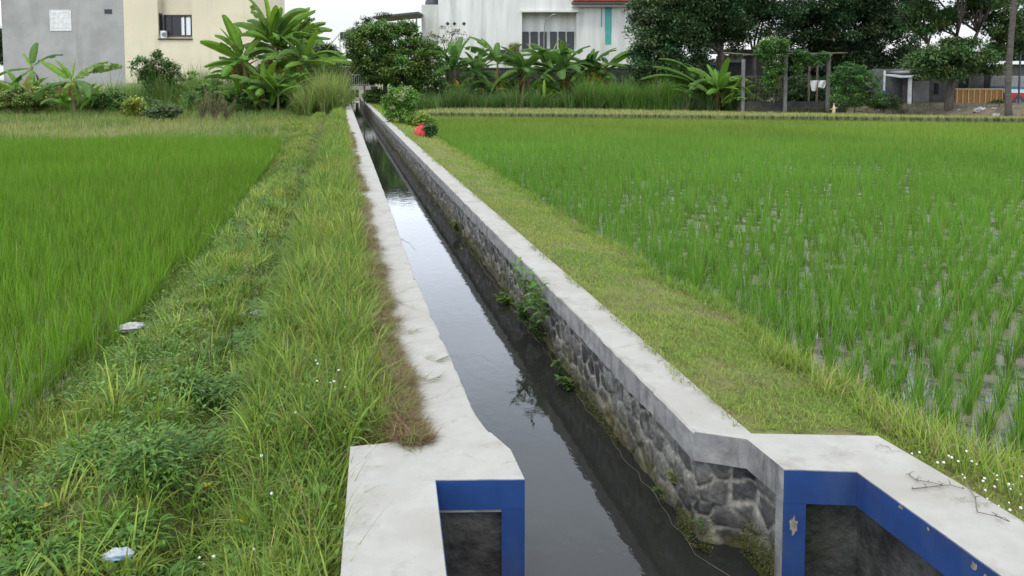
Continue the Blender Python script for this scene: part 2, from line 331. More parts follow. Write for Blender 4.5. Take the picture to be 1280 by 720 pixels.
back_r = MB().box(1.80, 1.93, 3.42, 76, -1.2, -.146).build('wall_core', M['concrete_side'], RW); under(back_r, RW)
def band(name, a, b2, z0, z1, off, th, mat, root, l0=0., l1=1.):
    a = np.array(a, float); b2 = np.array(b2, float); d = b2 - a; a, b2 = a + d * l0, a + d * l1
    t = (b2 - a) / np.linalg.norm(b2 - a); n_ = np.array([t[1], -t[0]])       # to the right of a->b
    p = [a + n_ * off, b2 + n_ * off, b2 + n_ * (off - th), a + n_ * (off - th)]
    mb = MB().prism([tuple(v) for v in p][::-1] if (t[0] * n_[1] - t[1] * n_[0]) > 0 else [tuple(v) for v in p][::-1], z0, z1)
    o = mb.build(name, mat, root); under(o, root); return o
band('corner_post', (1.888, 3.0), c3, -1.2, -.149, .002, .05, M['concrete_side'], RW, .62, .999)
band('blue_band', c3, c4, -.155, -.003, .004, .03, M['blue'], RW, 0, .999)
band('blue_band', c4, c5, -.155, -.003, .004, .03, M['blue'], RW, .0006, 1)
band('blue_post', c3, c4, -1.2, -.156, .004, .05, M['blue'], RW, 0, .31)
# worn patches of the paint
def patch(name, P0, ex, ez, n_, mat, root, seed):
    # irregular thin fleck lying on a painted face
    rr = np.random.default_rng(seed); k = 14; V = []
    ex = np.array(ex, float); n_ = np.array(n_, float); P0 = np.array(P0, float)
    for lay in (0, .0022):
        rs = rr.uniform(.45, 1, k) if lay == 0 else rs
        V += [P0 + ex * math.cos(i * 2 * math.pi / k) * rs[i] + np.array([0, 0, ez]) * math.sin(i * 2 * math.pi / k) * rs[i] + n_ * lay for i in range(k)]
    o = MB().add(V, [tuple(range(k))[::-1], tuple(range(k, 2 * k))] + [(i, (i + 1) % k, k + (i + 1) % k, k + i) for i in range(k)]).build(name, mat, root); under(o, root)
t_ = np.array([c4[0] - c3[0], c4[1] - c3[1], 0]); t_ /= np.linalg.norm(t_); n3 = np.array([t_[1], -t_[0], 0])
patch('worn_patch', np.array([*c3, -.26]) + t_ * .045 + n3 * .0035, t_ * .022, .055, n3, M['wear'], RW, 1)
t5 = np.array([c5[0] - c4[0], c5[1] - c4[1], 0]); t5 /= np.linalg.norm(t5); n5 = np.array([t5[1], -t5[0], 0])
for i, (dd, zz_, sx_, sz_) in enumerate([(.27, -.012, .016, .010), (.42, -.02, .007, .009), (.64, -.035, .016, .022), (.69, -.06, .02, .03), (.74, -.03, .012, .02)]):
    patch('worn_patch', np.array([*c4, zz_]) + t5 * dd + n5 * .0035, t5 * sx_, sz_, n5, M['wear'], RW, 5 + i)

# left wall
LW = thing('canal_wall', 'left canal wall with a broad pale concrete top ending in a blue edged block', 'wall', (.5, 3, -.58))
cop_l = coping('coping', [(.735, 3.05), (.728, 3.317), (.67, 3.52), (.637, 3.73), (.622, 4.6), (.585, 6.8), (.60, 10), (.605, 80)], [(.20, 3.0), (.20, 3.5), (.20, 80)], .15, None, 300)
trim(cop_l, 3.49); cop_l.parent = LW; under(cop_l, LW)
d1, d2, d3, d4 = (.734, 3.04), (.347, 3.118), (.307, 2.457), (.23, -1.2)
slab('block_top', [(-.017, 3.515), (-.062, 2.54), (-.16, -1.2), d4, d3, d2, d1, (.732, 3.317), (.672, 3.515)], -.15, .002, LW, M['concrete'], M['concrete_side'])
st_l = stone_face('stone_face', [(.575, 3.52), (.57, 76)], -1.2, -.145, -1, LW, 33, lambda y: .06 if y < 14 else .2); under(st_l, LW)
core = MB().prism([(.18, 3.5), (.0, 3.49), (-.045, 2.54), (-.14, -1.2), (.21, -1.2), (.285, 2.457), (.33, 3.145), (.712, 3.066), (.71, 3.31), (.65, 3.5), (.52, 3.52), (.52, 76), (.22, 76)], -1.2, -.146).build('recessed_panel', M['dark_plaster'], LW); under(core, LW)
band('blue_band', d2, d1, -.135, -.003, .004, .03, M['blue'], LW, 0, 1)
band('blue_post', d2, d1, -1.2, -.136, .004, .05, M['blue'], LW, .74, 1)
band('blue_band', d3, d2, -.135, -.003, .003, .02, M['blue'], LW, 0, .995)
band('side_post', d1, (.732, 3.317), -1.2, -.149, .002, .03, M['concrete_side'], LW, .01, 1)

# ------------------------------------------------------------------ banks of earth beside the canal
def zl(x, y):                               # left bank: mound by the wall, a worn gutter, a low bund by the paddy
    x = np.asarray(x, float); y = np.asarray(y, float)
    dx = (fbm(y * .6, y * 0, 51) - .47) * .35
    z = np.interp(x - dx * np.clip(-x * 2, 0, 1), [-2.4, -1.9, -1.65, -1.45, -1.0, -.82, -.70, -.5, 0, .24, .5], [-.5, -.42, -.36, -.22, -.15, -.27, -.31, -.09, -.03, -.035, -.035])
    near = np.clip((3.75 - y) / .3, 0, 1) * np.clip((.3 - x) / .2, 0, 1)
    return z - near * .13 + (fbm(x * 3, y * 3, 61) - .47) * .09 * np.clip((.15 - x) * 4, 0, 1)
def zr(x, y):
    x = np.asarray(x, float); y = np.asarray(y, float)
    ex = redge(y)
    z = np.where(x < ex, -.03 - .17 * np.clip((x - 1.95) / (ex - 1.95), 0, 1) ** 1.5, -.2 - np.clip((x - ex) / .22, 0, 1) * .3)
    return z + (fbm(x * 4, y * 4, 71) - .47) * .05 * np.clip((x - 2.0) * 6, 0, 1)
def redge(y): return 3.05 + (fbm(np.asarray(y, float) * .9, np.asarray(y, float) * 0, 81) - .47) * .35 + .35 * np.clip((4.2 - np.asarray(y, float)) / 2, 0, 1)
def bank(name, x0, x1, zf, mat, y0=-3, y1=76, near=None):
    ys = np.concatenate([np.arange(y0, 12, .1), np.arange(12, 30, .25), np.arange(30, y1, 1.0)]); xs = np.linspace(x0, x1, 40)
    Y, X = np.meshgrid(ys, xs, indexing='ij')
    if near: st = np.where(Y < 3.05, near, np.where(Y < 3.15, 2.5, x0)); X = st + (X - x0) / (x1 - x0) * (x1 - st)
    Z = zf(X, Y)
    a, b2 = np.meshgrid(np.arange(len(ys) - 1), np.arange(39), indexing='ij'); i0 = (a * 40 + b2).ravel()
    q = np.stack([i0, i0 + 1, i0 + 41, i0 + 40], 1)
    return tag(link(name, raw_mesh(name, np.stack([X, Y, Z], -1).reshape(-1, 3), q, mat=mat)), kind='structure')
bank('left_bank', -2.4, .19, zl, M['soil'])
bank('right_bank', 1.945, 3.7, zr, M['lawn'], near=2.62)
# trim the right bank where the concrete arm stands is unnecessary: the arm's top lies above it

# ------------------------------------------------------------------ paddies
LFE, RFE = 26.8, 43.4                       # far ends of the rice
p = MB().add([(-60, -3, -.40), (-1.75, -3, -.40), (-1.75, 27.5, -.40), (-60, 30, -.40)], [(0, 1, 2, 3)])
tag(p.build('paddy_mud', M['mud']), kind='structure')
p = MB().add([(3.1, -3, -.40), (60, -3, -.40), (60, 18, -.40), (32.8, 31.0, -.40), (5.0, 44, -.40), (3.1, 45, -.40)], [tuple(range(6))])
tag(p.build('paddy_mud', M['mud']), kind='structure')

def blades(pos, Ln, wd, lean, bend, head, c0, c1, S, tw=None, prof=.75):
    N_ = len(pos); t = np.linspace(0, 1, S + 1)
    ang = lean[:, None] + bend[:, None] * t[None, :]
    seg = (Ln / S)[:, None]
    hx = np.concatenate([np.zeros((N_, 1)), np.cumsum(np.sin(ang[:, :-1]) * seg, 1)], 1)
    hz = np.concatenate([np.zeros((N_, 1)), np.cumsum(np.cos(ang[:, :-1]) * seg, 1)], 1)
    dx, dy = np.cos(head), np.sin(head)
    sa = head + np.pi / 2 + (0 if tw is None else tw)
    sxx, syy = np.cos(sa), np.sin(sa)
    wp = wd[:, None] * .5 * np.minimum(1, (.55 + 1.6 * t))[None, :] * np.power(1 - t, prof)[None, :]
    cx = pos[:, 0, None] + dx[:, None] * hx; cy = pos[:, 1, None] + dy[:, None] * hx; cz = pos[:, 2, None] + hz
    Lf = np.stack([cx - sxx[:, None] * wp, cy - syy[:, None] * wp, cz], -1)[:, :S]
    Rt = np.stack([cx + sxx[:, None] * wp, cy + syy[:, None] * wp, cz], -1)[:, :S]
    tip = np.stack([cx[:, -1], cy[:, -1], cz[:, -1]], -1)[:, None]
    K_ = 2 * S + 1
    V = np.concatenate([Lf, Rt, tip], 1).reshape(-1, 3)
    cc = c0[:, None, :] * (1 - t[None, :, None]) + c1[:, None, :] * t[None, :, None]
    Cc = np.concatenate([cc[:, :S], cc[:, :S], cc[:, -1:]], 1).reshape(-1, 3)
    b0 = (np.arange(N_) * K_)[:, None]; k = np.arange(S - 1)[None, :]
    q = np.stack([b0 + k, b0 + S + k, b0 + S + k + 1, b0 + k + 1], -1).reshape(-1, 4)
    tr = np.stack([b0[:, 0] + S - 1, b0[:, 0] + 2 * S - 1, b0[:, 0] + 2 * S], -1)
    return V, q, tr, Cc
class Blades:
    def __init__(s): s.V = []; s.q = []; s.t = []; s.c = []; s.n = 0
    def add(s, *a, **k):
        V, q, t, c = blades(*a, **k); s.V.append(V); s.q.append(q + s.n); s.t.append(t + s.n); s.c.append(c); s.n += len(V); return s
    def leaf(s, pos, Ln, wd, head, tilt, col):                 # oval leaf of four triangles worth: two quads folded on the midrib
        N_ = len(pos); d = np.stack([np.cos(head) * np.cos(tilt), np.sin(head) * np.cos(tilt), np.sin(tilt)], -1)
        sd_ = np.stack([-np.sin(head), np.cos(head), np.zeros(N_)], -1); up = np.cross(d, sd_)
        b = pos; m1 = pos + d * (Ln * .45)[:, None]; tip = pos + d * Ln[:, None] - np.array([0, 0, 1]) * (Ln * .12)[:, None]
        l = m1 + sd_ * (wd * .5)[:, None] + up * (wd * .12)[:, None]; r_ = m1 - sd_ * (wd * .5)[:, None] + up * (wd * .12)[:, None]
        V = np.stack([b, l, m1, r_, tip], 1).reshape(-1, 3); i = (np.arange(N_) * 5)[:, None]
        t = np.concatenate([i + np.array([[0, 2, 1]]), i + np.array([[0, 3, 2]]), i + np.array([[1, 2, 4]]), i + np.array([[2, 3, 4]])])
        s.V.append(V); s.t.append(t + s.n); s.c.append(np.repeat(col, 5, 0)); s.n += len(V); return s
    def mesh(s, name, mat):
        return raw_mesh(name, np.concatenate(s.V), np.concatenate(s.q) if s.q else None, np.concatenate(s.t), np.concatenate(s.c), False, mat)
def jit(c, n_, a=.18, hue=.1):
    c = np.broadcast_to(np.asarray(c, float), (n_, 3)).copy()
    c *= (1 + rng.normal(0, a, (n_, 1))).clip(.45, 1.7); c[:, 0] *= (1 + rng.normal(0, hue, n_)).clip(.6, 1.5); return c.clip(.005, .8)
def U(a, b2, n_): return rng.uniform(a, b2, n_)

# rice hills
def ricecol(x, y):
    """crop colour of the place: darker mid green, yellower towards the far end of the right paddy"""
    t = np.clip((y + x * .45 - 23) / 17, 0, 1) * (x > 0)
    n_ = fbm(x * .25, y * .25, 91)[:, None] - .47
    c = np.where(x[:, None] > 0, np.array([[.100, .228, .030]]), np.array([[.098, .205, .022]])) * (1 - t[:, None]) + np.array([.145, .225, .036]) * t[:, None]
    return c * (1 + .5 * n_)
def hill(Bl, P, nb, S, ws, hs):
    n_ = len(P); Q = np.repeat(P, nb, 0); N_ = len(Q); hd = U(0, 2 * np.pi, N_)
    r_ = U(0, .04, N_); Q = Q + np.stack([np.cos(hd) * r_, np.sin(hd) * r_, np.zeros(N_)], -1)
    Ln = U(.20, .42, N_) * np.repeat(hs, nb) * np.where(Q[:, 0] > 0, .93, 1.0); col = ricecol(Q[:, 0], Q[:, 1]); col = col * (1 + rng.normal(0, .16, (N_, 1))).clip(.5, 1.6)
    dry = rng.random(N_) < .03; col[dry] = np.array([.26, .22, .09])
    Bl.add(Q, Ln, U(.004, .0085, N_) * ws, np.abs(rng.normal(.09, .12, N_)), rng.gamma(2, .19, N_), hd, col * np.array([1.15, 1.0, 1.2]), col * np.array([1.05, 1.05, 1]), S, tw=rng.normal(0, .5, N_))
def grid(x0, x1, y0, y1, sx_, sy_, rot=.02):
    a, b2 = np.meshgrid(np.arange(x0, x1, sx_), np.arange(y0, y1, sy_)); a = a.ravel(); b2 = b2.ravel()
    return a + rot * (b2 - y0) + rng.normal(0, .016, len(a)), b2 + rng.normal(0, .016, len(a))
def inview(P, m_=520):
    x, y = proj(P); q = (P - CAM) @ FW
    return (q > .8) & (x > -m_) & (x < W0 + m_) & (y < 720 + m_ * 1.5)
gx, gy = grid(2.9, 48, 1.2, 44, .235, .195); k = gx > redge(gy) + .12
end = 43.0 - (gx - 5.2) * .4655
k &= gy < end - .9
thin = fbm(gx * .5, gy * .5, 95); k &= ~((rng.random(len(gx)) < .05 + .10 * (thin < .35)) & (gy < 16))
k &= ~((rng.random(len(gx)) < .5) & (gy > end - 3.2)); PR = np.stack([gx, gy, np.full(len(gx), -.405)], -1)[k]; PR = PR[inview(PR)]
gx, gy = grid(-26, -1.5, 2.0, 27.2, .20, .20, -.01)
lex = .10 + np.interp(gy, [2, 4.7, 5.3, 6.7, 8.2, 12, 20, 24, 28], [-2.2, -2.1, -1.88, -1.87, -1.80, -1.66, -1.8, -2.0, -2.2]) + (fbm(gy * .8, gy * 0, 55) - .47) * .3
k = (gx < lex) & (gy < 26.4 - (gx + 2) * .2)
PL = np.stack([gx, gy, np.full(len(gx), -.405)], -1)[k]; PL = PL[inview(PL)]
PA = np.concatenate([PR, PL]); dd = np.linalg.norm(PA - CAM, axis=1)
vx, vy = proj(PA); vis = (vx > -10) & (vx < 1290) & (vy < 735)
order = np.argsort(np.where(vis, dd, 999)); sel = np.zeros(len(PA), bool); sel[order[:300]] = True
PN = PA[sel]; PF = PA[~sel]; dF = dd[~sel]
RICE_R, RICE_L = [], []
protos = []
for i in range(10):
    Bl = Blades(); hill(Bl, np.array([[[8., 0, 0], [-8., 0, 0]][i % 2]]) * np.array([1, 1, 1]), 54 if i % 2 else 56, 4, 1.0, np.array([1.0]))
    for V in Bl.V: V[:, 0] -= 8 if i % 2 == 0 else -8
    protos.append(Bl.mesh('rice_plant', M['blade']))
for P in PN:
    right = P[0] > 0
    o = link('rice_plant', protos[int(rng.integers(5)) * 2 + (0 if right else 1)])
    o.location = Vector([float(v) for v in P]); s_ = float(rng.uniform(.85, 1.15)) * (1.0 if right else 1.08); o.scale = (s_ * 1.05, s_ * 1.05, s_); o.rotation_euler = (0, 0, float(rng.uniform(0, 6.28)))
    if right: tag(o, 'bright green rice clump in wet mud among the nearest rows of the right paddy', 'rice', 'nearest rice clumps of the right paddy')
    else: tag(o, 'bright green rice clump at the near end of the left paddy beside the grassy bank', 'rice', 'nearest rice clumps of the left paddy')
for side, nm in ((1, 'right_paddy_rice'), (-1, 'left_paddy_rice')):
    Bl = Blades()
    for lo, hi, nb, S, ws in ((0, 10, 56, 4, 1.0), (10, 18, 36, 3, 1.25), (18, 28, 22, 2, 1.7), (28, 90, 14, 2, 2.6)):
        k = (dF >= lo) & (dF < hi) & (PF[:, 0] * side > 0)
        if side < 0: ws *= 1.15; nb = int(nb * 1.35)
        if k.any(): hill(Bl, PF[k], nb, S, ws, U(.85, 1.12, k.sum()) * (1.12 if side < 0 else 1) * (1 - .5 * np.clip((PF[k, 1] + PF[k, 0] * .4655 - 40.5) / 3, 0, 1) * (side > 0)))
    tag(link(nm, Bl.mesh(nm, M['blade'])), 'green rice crop covering the ' + ('right' if side > 0 else 'left') + ' paddy behind its nearest clumps', 'rice crop', kind='stuff')

# ------------------------------------------------------------------ grass of the banks
GR = np.array([.125, .225, .032]); YG = np.array([.245, .30, .06]); DK = np.array([.06, .14, .03]); TAN = np.array([.34, .28, .15]); BRN = np.array([.15, .09, .05])
def mixc(a, b2, t): return a[None] * (1 - t[:, None]) + b2[None] * t[:, None]
Bl = Blades()
def lexf(y): return np.interp(y, [2, 4.7, 5.3, 6.7, 8.2, 12, 20, 24, 28, 60], [-2.2, -2.1, -1.88, -1.87, -1.80, -1.66, -1.8, -2.0, -2.2, -3.2])
def left_zone(n_, y0, y1): y = y0 + (y1 - y0) * rng.random(n_); return .2 + (lexf(y) - .42) * rng.random(n_), y
for y0, y1, den, S, ws in ((1.2, 5, 6200, 5, 1.0), (5, 9, 4200, 4, 1.2), (9, 16, 2500, 3, 1.6), (16, 30, 1200, 2, 2.3), (30, 62, 500, 2, 3.6)):
    n_ = int(den * 2.05 * (y1 - y0)); x, y = left_zone(n_, y0, y1)
    # tufts: pull blades to tuft centres
    tuft = rng.integers(0, max(2, n_ // 26), n_); tx, ty = left_zone(tuft.max() + 1, y0, y1); ta = rng.random(tuft.max() + 1)
    use = rng.random(n_) < .62
    rr_ = np.abs(rng.normal(0, .035, n_)); an = U(0, 2 * np.pi, n_)
    x = np.where(use, tx[tuft] + rr_ * np.cos(an), x); y = np.where(use, ty[tuft] + rr_ * np.sin(an), y)
    hd = np.where(use, an + rng.normal(0, .5, n_), an)
    ok = (x < np.where(y < 3.55, -.03 - .05 * (3.5 - y).clip(0, 2), .205)) & (x > lexf(y) - .22 * np.clip((y - 4) / 4, .3, 1)); pz = zl(np.maximum(x, -1.75), y); ok &= pz > -.42
    gut = np.exp(-((x + .76) / .16) ** 2); tall = np.clip((x + .8) * 3, 0, 1) * np.clip((.22 - x) * 4 + .2, 0, 1)
    patchy = fbm(x * 1.3, y * 1.3, 41)
    ok &= rng.random(n_) > gut * .75
    hgt = (.09 + .13 * tall + .12 * (patchy - .3).clip(0, 1)) * np.where(use, .8 + .6 * ta[tuft], .75)
    hgt = hgt * np.where(y < 5, .9, 1.0)
    low = (x < -.95) & (patchy < .40); hgt = np.where(low, hgt * .7, hgt)
    Ln = hgt * U(.7, 1.5, n_); wd = np.where(rng.random(n_) < .22, U(.009, .017, n_), U(.0035, .008, n_)) * ws
    base = mixc(GR, YG, np.clip(fbm(x * .9, y * .9, 43) * 1.8 - .45, 0, 1)); base = np.where((ta[tuft] > .75)[:, None], mixc(DK, GR, np.full(n_, .4)), base)
    base = base * (1 + rng.normal(0, .2, (n_, 1))).clip(.5, 1.7)
    dry = rng.random(n_) < np.clip(.06 + .3 * np.exp(-((x - .2) / .06) ** 2) + .12 * low, 0, .8)
    base = np.where(dry[:, None], mixc(TAN, BRN, rng.random(n_)) * U(.7, 1.2, n_)[:, None], base)
    P = np.stack([x, y, pz - .01], -1)
    for ii in (ok,):
        Bl.add(P[ii], Ln[ii], wd[ii], np.abs(rng.normal(.42, .36, ii.sum())), rng.gamma(2.2, .5, ii.sum()), hd[ii], base[ii] * np.array([1.05, .95, .95]), base[ii] * np.array([1.1, 1.05, 1.0]), S, tw=rng.normal(0, .6, ii.sum()))
# big tussocks of broad arching blades
for k in range(520):
    y0 = 1.5 + 13 * rng.random() ** 1.5; x0 = rng.uniform(-1.6, .05) if y0 > 3.7 else rng.uniform(-1.6, -.25); n_ = int(rng.integers(14, 40)); hd = U(0, 6.28, n_); q = np.abs(rng.normal(0, .07, n_))
    P = np.stack([x0 + q * np.cos(hd), y0 + q * np.sin(hd), np.full(n_, float(zl(x0, y0)))], -1); c = jit(mixc(GR * 1.05, YG * 1.1, np.full(n_, rng.random())), n_, .14) if rng.random() < .75 else jit(DK * 1.1, n_, .15)
    Bl.add(P, rng.uniform(.10, .26) * U(.4, 1.25, n_), U(.006, .014, n_) * (1 + .05 * y0), np.abs(rng.normal(.35, .3, n_)), rng.gamma(2.5, .55, n_), hd, c, c * 1.08, 6, tw=rng.normal(0, .35, n_))
# leafy weed mounds
for px, py, r0, hh, n_, dk in ((235, 478, .15, .2, 900, .8), (190, 575, .17, .2, 1500, .75), (120, 560, .16, .16, 1100, .4), (60, 650, .16, .17, 1300, .6), (250, 620, .12, .14, 900, .5), (330, 430, .13, .16, 800, .7), (300, 540, .10, .13, 600, .4), (20, 610, .12, .15, 800, .3), (200, 680, .13, .15, 1100, .7), (360, 330, .16, .18, 700, .8), (345, 375, .14, .16, 700, .8), (380, 250, .2, .2, 600, .8), (150, 640, .12, .13, 900, .5), (390, 520, .08, .12, 500, .3), (300, 470, .1, .14, 600, .5)):
    n_ = int(n_ * .8); r0 *= 1.35; hh *= .75; dk *= .75; q = G(px, py, -.12); d = rng.normal(0, 1, (n_, 3)); d /= np.linalg.norm(d, axis=1)[:, None]; d[:, 2] = np.abs(d[:, 2]); k = U(.2, 1.15, n_) * (.6 + .8 * vnoise(d[:, 0] * 2.5 + px, d[:, 1] * 2.5, 5)); P = np.array([q[0], q[1], float(zl(q[0], q[1]))]) + d * k[:, None] * np.array([r0, r0 * 1.2, hh])
    c = jit(mixc(GR, DK, np.clip(dk + rng.normal(0, .2, n_), 0, 1)), n_, .2); Bl.leaf(P, U(.02, .08, n_), U(.008, .022, n_), np.arctan2(d[:, 1], d[:, 0]) + rng.normal(0, .6, n_), U(-.4, .7, n_), c)
# low broad-leaved weeds between the grass
n_ = 30000; x = U(-1.9, .1, n_); y = 1.3 + 13 * rng.random(n_) ** 1.7; k = (fbm(x * 1.1, y * 1.1, 47) > .44) & (x < np.where(y < 3.6, -.08, .15))
x, y = x[k], y[k]; n_ = len(x); P = np.stack([x, y, zl(x, y) + U(.0, .14, n_)], -1)
Bl.leaf(P, U(.02, .055, n_), U(.01, .026, n_), U(0, 6.28, n_), U(-.3, .7, n_), jit(mixc(DK, GR, rng.random(n_)), n_))
tag(link('bank_grass', Bl.mesh('bank_grass', M['bankblade'])), 'long tangled green grass and weeds covering the left bank', 'grass', kind='stuff')

# cropped creeping grass on the right bank
Bl = Blades()
for y0, y1, den, S, ws in ((1.5, 6, 11000, 2, 1.0), (6, 12, 6000, 2, 1.4), (12, 24, 2200, 2, 2.2), (24, 62, 600, 2, 4.0)):
    n_ = int(den * 1.25 * (y1 - y0)); y = U(y0, y1, n_); x = U(1.80, 3.45, n_); ed = redge(y)
    frayed = 1.915 + (fbm(y * 2.6, y * 0, 49) - .47) * .20 + rng.normal(0, .018, n_)
    ok = (x > frayed) & (x < ed + .12) & ~((y < 3.28) & (x < 2.60 + (3.06 - y).clip(0, 9) * .06)) & ~((y < 3.28) & (y > 3.02) & (x < 2.56))
    bare = fbm(x * 2.2, y * 2.2, 44); ok &= (rng.random(n_) < np.where(bare < .40, .5, 1))
    edge_tall = np.exp(-((x - ed) / .14) ** 2)
    Ln = (U(.02, .05, n_) + edge_tall * U(.02, .14, n_)) * np.where(y > 24, 1.6, 1); wd = U(.004, .008, n_) * ws
    c = mixc(np.array([.15, .25, .04]), np.array([.24, .29, .065]), np.clip(fbm(x * 1.1, y * 1.1, 45) * 2 - .5, 0, 1)); c *= (1 + rng.normal(0, .2, (n_, 1))).clip(.5, 1.6)
    dry = rng.random(n_) < np.where(bare < .40, .25, .04) + .25 * np.exp(-((x - 1.95) / .06) ** 2); c = np.where(dry[:, None], mixc(TAN * .8, BRN, rng.random(n_)), c)
    c = np.where((edge_tall > .5)[:, None] & ~dry[:, None], c * .5 + GR * .5, c)
    zz_ = np.where(x < 1.95, .002, zr(np.maximum(x, 1.95), y)); P = np.stack([x, y, zz_ + U(-.004, .022, n_)], -1)
    Bl.add(P[ok], Ln[ok], wd[ok], U(.3, 1.5, n_)[ok], U(-.2, .6, n_)[ok], U(0, 6.28, n_)[ok], c[ok] * .95, c[ok] * 1.05, S)
n_ = 9000; y = 1.6 + 12 * rng.random(n_) ** 1.8; x = U(1.98, 3.3, n_); k = (fbm(x * 2.5, y * 2.5, 46) > .52) & (x < redge(y) + .05) & ~((y < 3.35) & (x < 2.68)); x, y = x[k], y[k]; n_ = len(x)
Bl.leaf(np.stack([x, y, zr(x, y) + U(.01, .05, n_)], -1), U(.015, .04, n_), U(.010, .024, n_), U(0, 6.28, n_), U(-.3, .5, n_), jit([.11, .19, .04], n_))
tag(link('creeping_grass', Bl.mesh('creeping_grass', M['blade'])), 'short yellowish green creeping grass on the strip right of the canal', 'grass', kind='stuff')

# taller grass in the corner beside the arm (right edge of the bund)
Bl = Blades(); n_ = 5200; y = U(1.4, 4.6, n_); x = 2.75 + (redge(y) + .22 - 2.75) * rng.random(n_); k = (fbm(x * 2, y * 2, 58) > .40) & (x > 2.72 + (3.2 - y).clip(0, 3) * .06) & (x > redge(y) - .42); x, y = x[k], y[k]; n_ = len(x)
c = jit(mixc(GR, YG, rng.random(n_)), n_); dry = rng.random(n_) < .18; c[dry] = TAN
Bl.add(np.stack([x, y, zr(x, y)], -1), U(.08, .26, n_), U(.004, .008, n_), np.abs(rng.normal(.35, .3, n_)), rng.gamma(2, .4, n_), U(0, 6.28, n_), c, c * 1.1, 4)
tag(link('bund_grass', Bl.mesh('bund_grass', M['blade'])), 'longer grass beside the right concrete arm at the paddy edge', 'grass', kind='stuff')

# brown dry grass spilling on the left coping
Bl = Blades()
def straw(cx, cy, rx, ry, n_, hd0, z0=.004, colr=.2, ln=(.05, .18)):
    a = U(0, 6.28, n_); q = np.sqrt(rng.random(n_)); x = cx + rx * q * np.cos(a); y = cy + ry * q * np.sin(a)
    c = mixc(TAN, BRN, np.clip(rng.random(n_) * 1.1 - colr + .4, 0, 1)); gr_ = rng.random(n_) < .14; c[gr_] = GR; n0 = n_
    Bl.add(np.stack([x, y, np.where(x > .19, z0, zl(x, y)) + U(0, .035, n_) * (1 - q)], -1), U(*ln, n_), U(.002, .005, n_), U(.9, 1.6, n_), U(-.3, .8, n_), hd0 + rng.normal(0, 1.7, n_), jit(c, n_), jit(c, n_), 3)
for px, py, rx, ry, n_ in ((478, 380, .08, .5, 500), (482, 440, .12, .35, 1500), (492, 470, .13, .22, 1500), (500, 505, .12, .25, 1500), (490, 540, .20, .12, 2400), (470, 548, .16, .08, 1400), (455, 545, .12, .08, 800), (462, 330, .045, .8, 900), (457, 300, .04, 1.4, 1100), (452, 250, .04, 2.2, 900), (470, 405, .07, .4, 1200), (520, 552, .07, .05, 500), (535, 551, .05, .03, 250), (430, 600, .06, .2, 900), (420, 650, .07, .25, 1000), (414, 700, .07, .2, 800)):
    c_ = G(px, py, 0); straw(c_[0] - .02, c_[1], rx, ry, int(n_ * (.9 if py > 430 else .5)), 0.0, ln=(.03, .11) if py > 430 else (.04, .15))
for k in range(170):
    y_ = 3.7 + 22 * rng.random() ** 1.4; straw(.235 + rng.uniform(-.03, .07), y_, rng.uniform(.03, .09), rng.uniform(.08, .4), int(rng.integers(80, 300)), 0.0, colr=rng.uniform(-.1, .5), ln=(.04, .15))
n_ = 2600; y = 3.6 + 26 * rng.random(n_) ** 1.5; x = .2 - .05 * rng.random(n_); k = fbm(y * 1.8, y * 0, 26) > .46; x, y = x[k], y[k]; n_ = len(x); c = jit(mixc(GR, YG, rng.random(n_)), n_)
Bl.add(np.stack([x, y, np.full(n_, -.01)], -1), U(.08, .24, n_), U(.004, .009, n_) * (1 + .04 * y), U(.5, 1.2, n_), U(.2, 1.0, n_), rng.normal(0, .8, n_), c, c * 1.08, 4)
tag(link('dry_grass', Bl.mesh('dry_grass', M['blade'])), 'brown dry grass spilling over the edge of the left coping', 'dry grass', kind='stuff')

# ------------------------------------------------------------------ background: helpers in a frame that faces the viewer
class Fr:
    """a thing whose parts are laid out from survey pixels on a vertical plane D metres away"""
    def __init__(s, name, label, cat, px, py, D, group=None, zbase=None):
        P = A(px, py, D)
        if zbase is not None: P[2] = zbase
        s.D = D; s.P = P; s.o = thing(name, label, cat, P, -YAW, group); s.L0 = float(P @ RH); s.z0 = float(P[2])
    def x(s, px, py=50, dy=0): q = A(px, py, s.D + dy); return float(q @ RH) - s.L0
    def z(s, py, px=640, dy=0): return float(A(px, py, s.D + dy)[2]) - s.z0
    def box(s, mb, x0, x1, y0, y1, d0, d1):          # pixel rectangle, depth from d0 to d1 behind the plane
        return mb.box(s.x(x0, 50, d0 if d0 > 0 else 0), s.x(x1, 50, d0 if d0 > 0 else 0), d0, d1, s.z(y1), s.z(y0))
    def part(s, name, mat, rects, parent=None, bevel=0):
        mb = MB()
        for r_ in rects: s.box(mb, *r_)
        return mb.build(name, mat, parent or s.o, bevel=bevel)
ZG = -.32                                   # level of the ground behind the fields

M['grey_render'] = mat_noise('grey cement render', (.27, .27, .26), (.34, .34, .325), .5, .9, .25, c2=(.25, .245, .23), scale2=.35, bscale=12)
M['cream'] = mat_noise('cream painted render', (.56, .50, .36), (.62, .56, .41), .6, .85, .12, c2=(.53, .48, .36), scale2=.3, bscale=12)
M['white_wall'] = mat_noise('weathered white render', (.52, .52, .48), (.63, .63, .59), 1.0, .85, .12, c2=(.44, .45, .41), scale2=.8, stretch=(1.2, 1, .16), bscale=10)
overlay(M['white_wall'], (.36, .37, .33), 1.2, .57, .74, (1.6, 1, .10), .45); overlay(M['cream'], (.40, .35, .25), .8, .56, .74, (1.4, 1, .15), .5); overlay(M['grey_render'], (.17, .17, .16), .6, .55, .72, (1.2, 1, .25), .5); overlay(M['grey_render'], (.42, .42, .40), 1.6, .6, .72, amount=.4)
M['white'] = mat_plain('white paint', (.72, .72, .70)); M['dark_frame'] = mat_plain('dark window frame', (.03, .03, .032), .4)
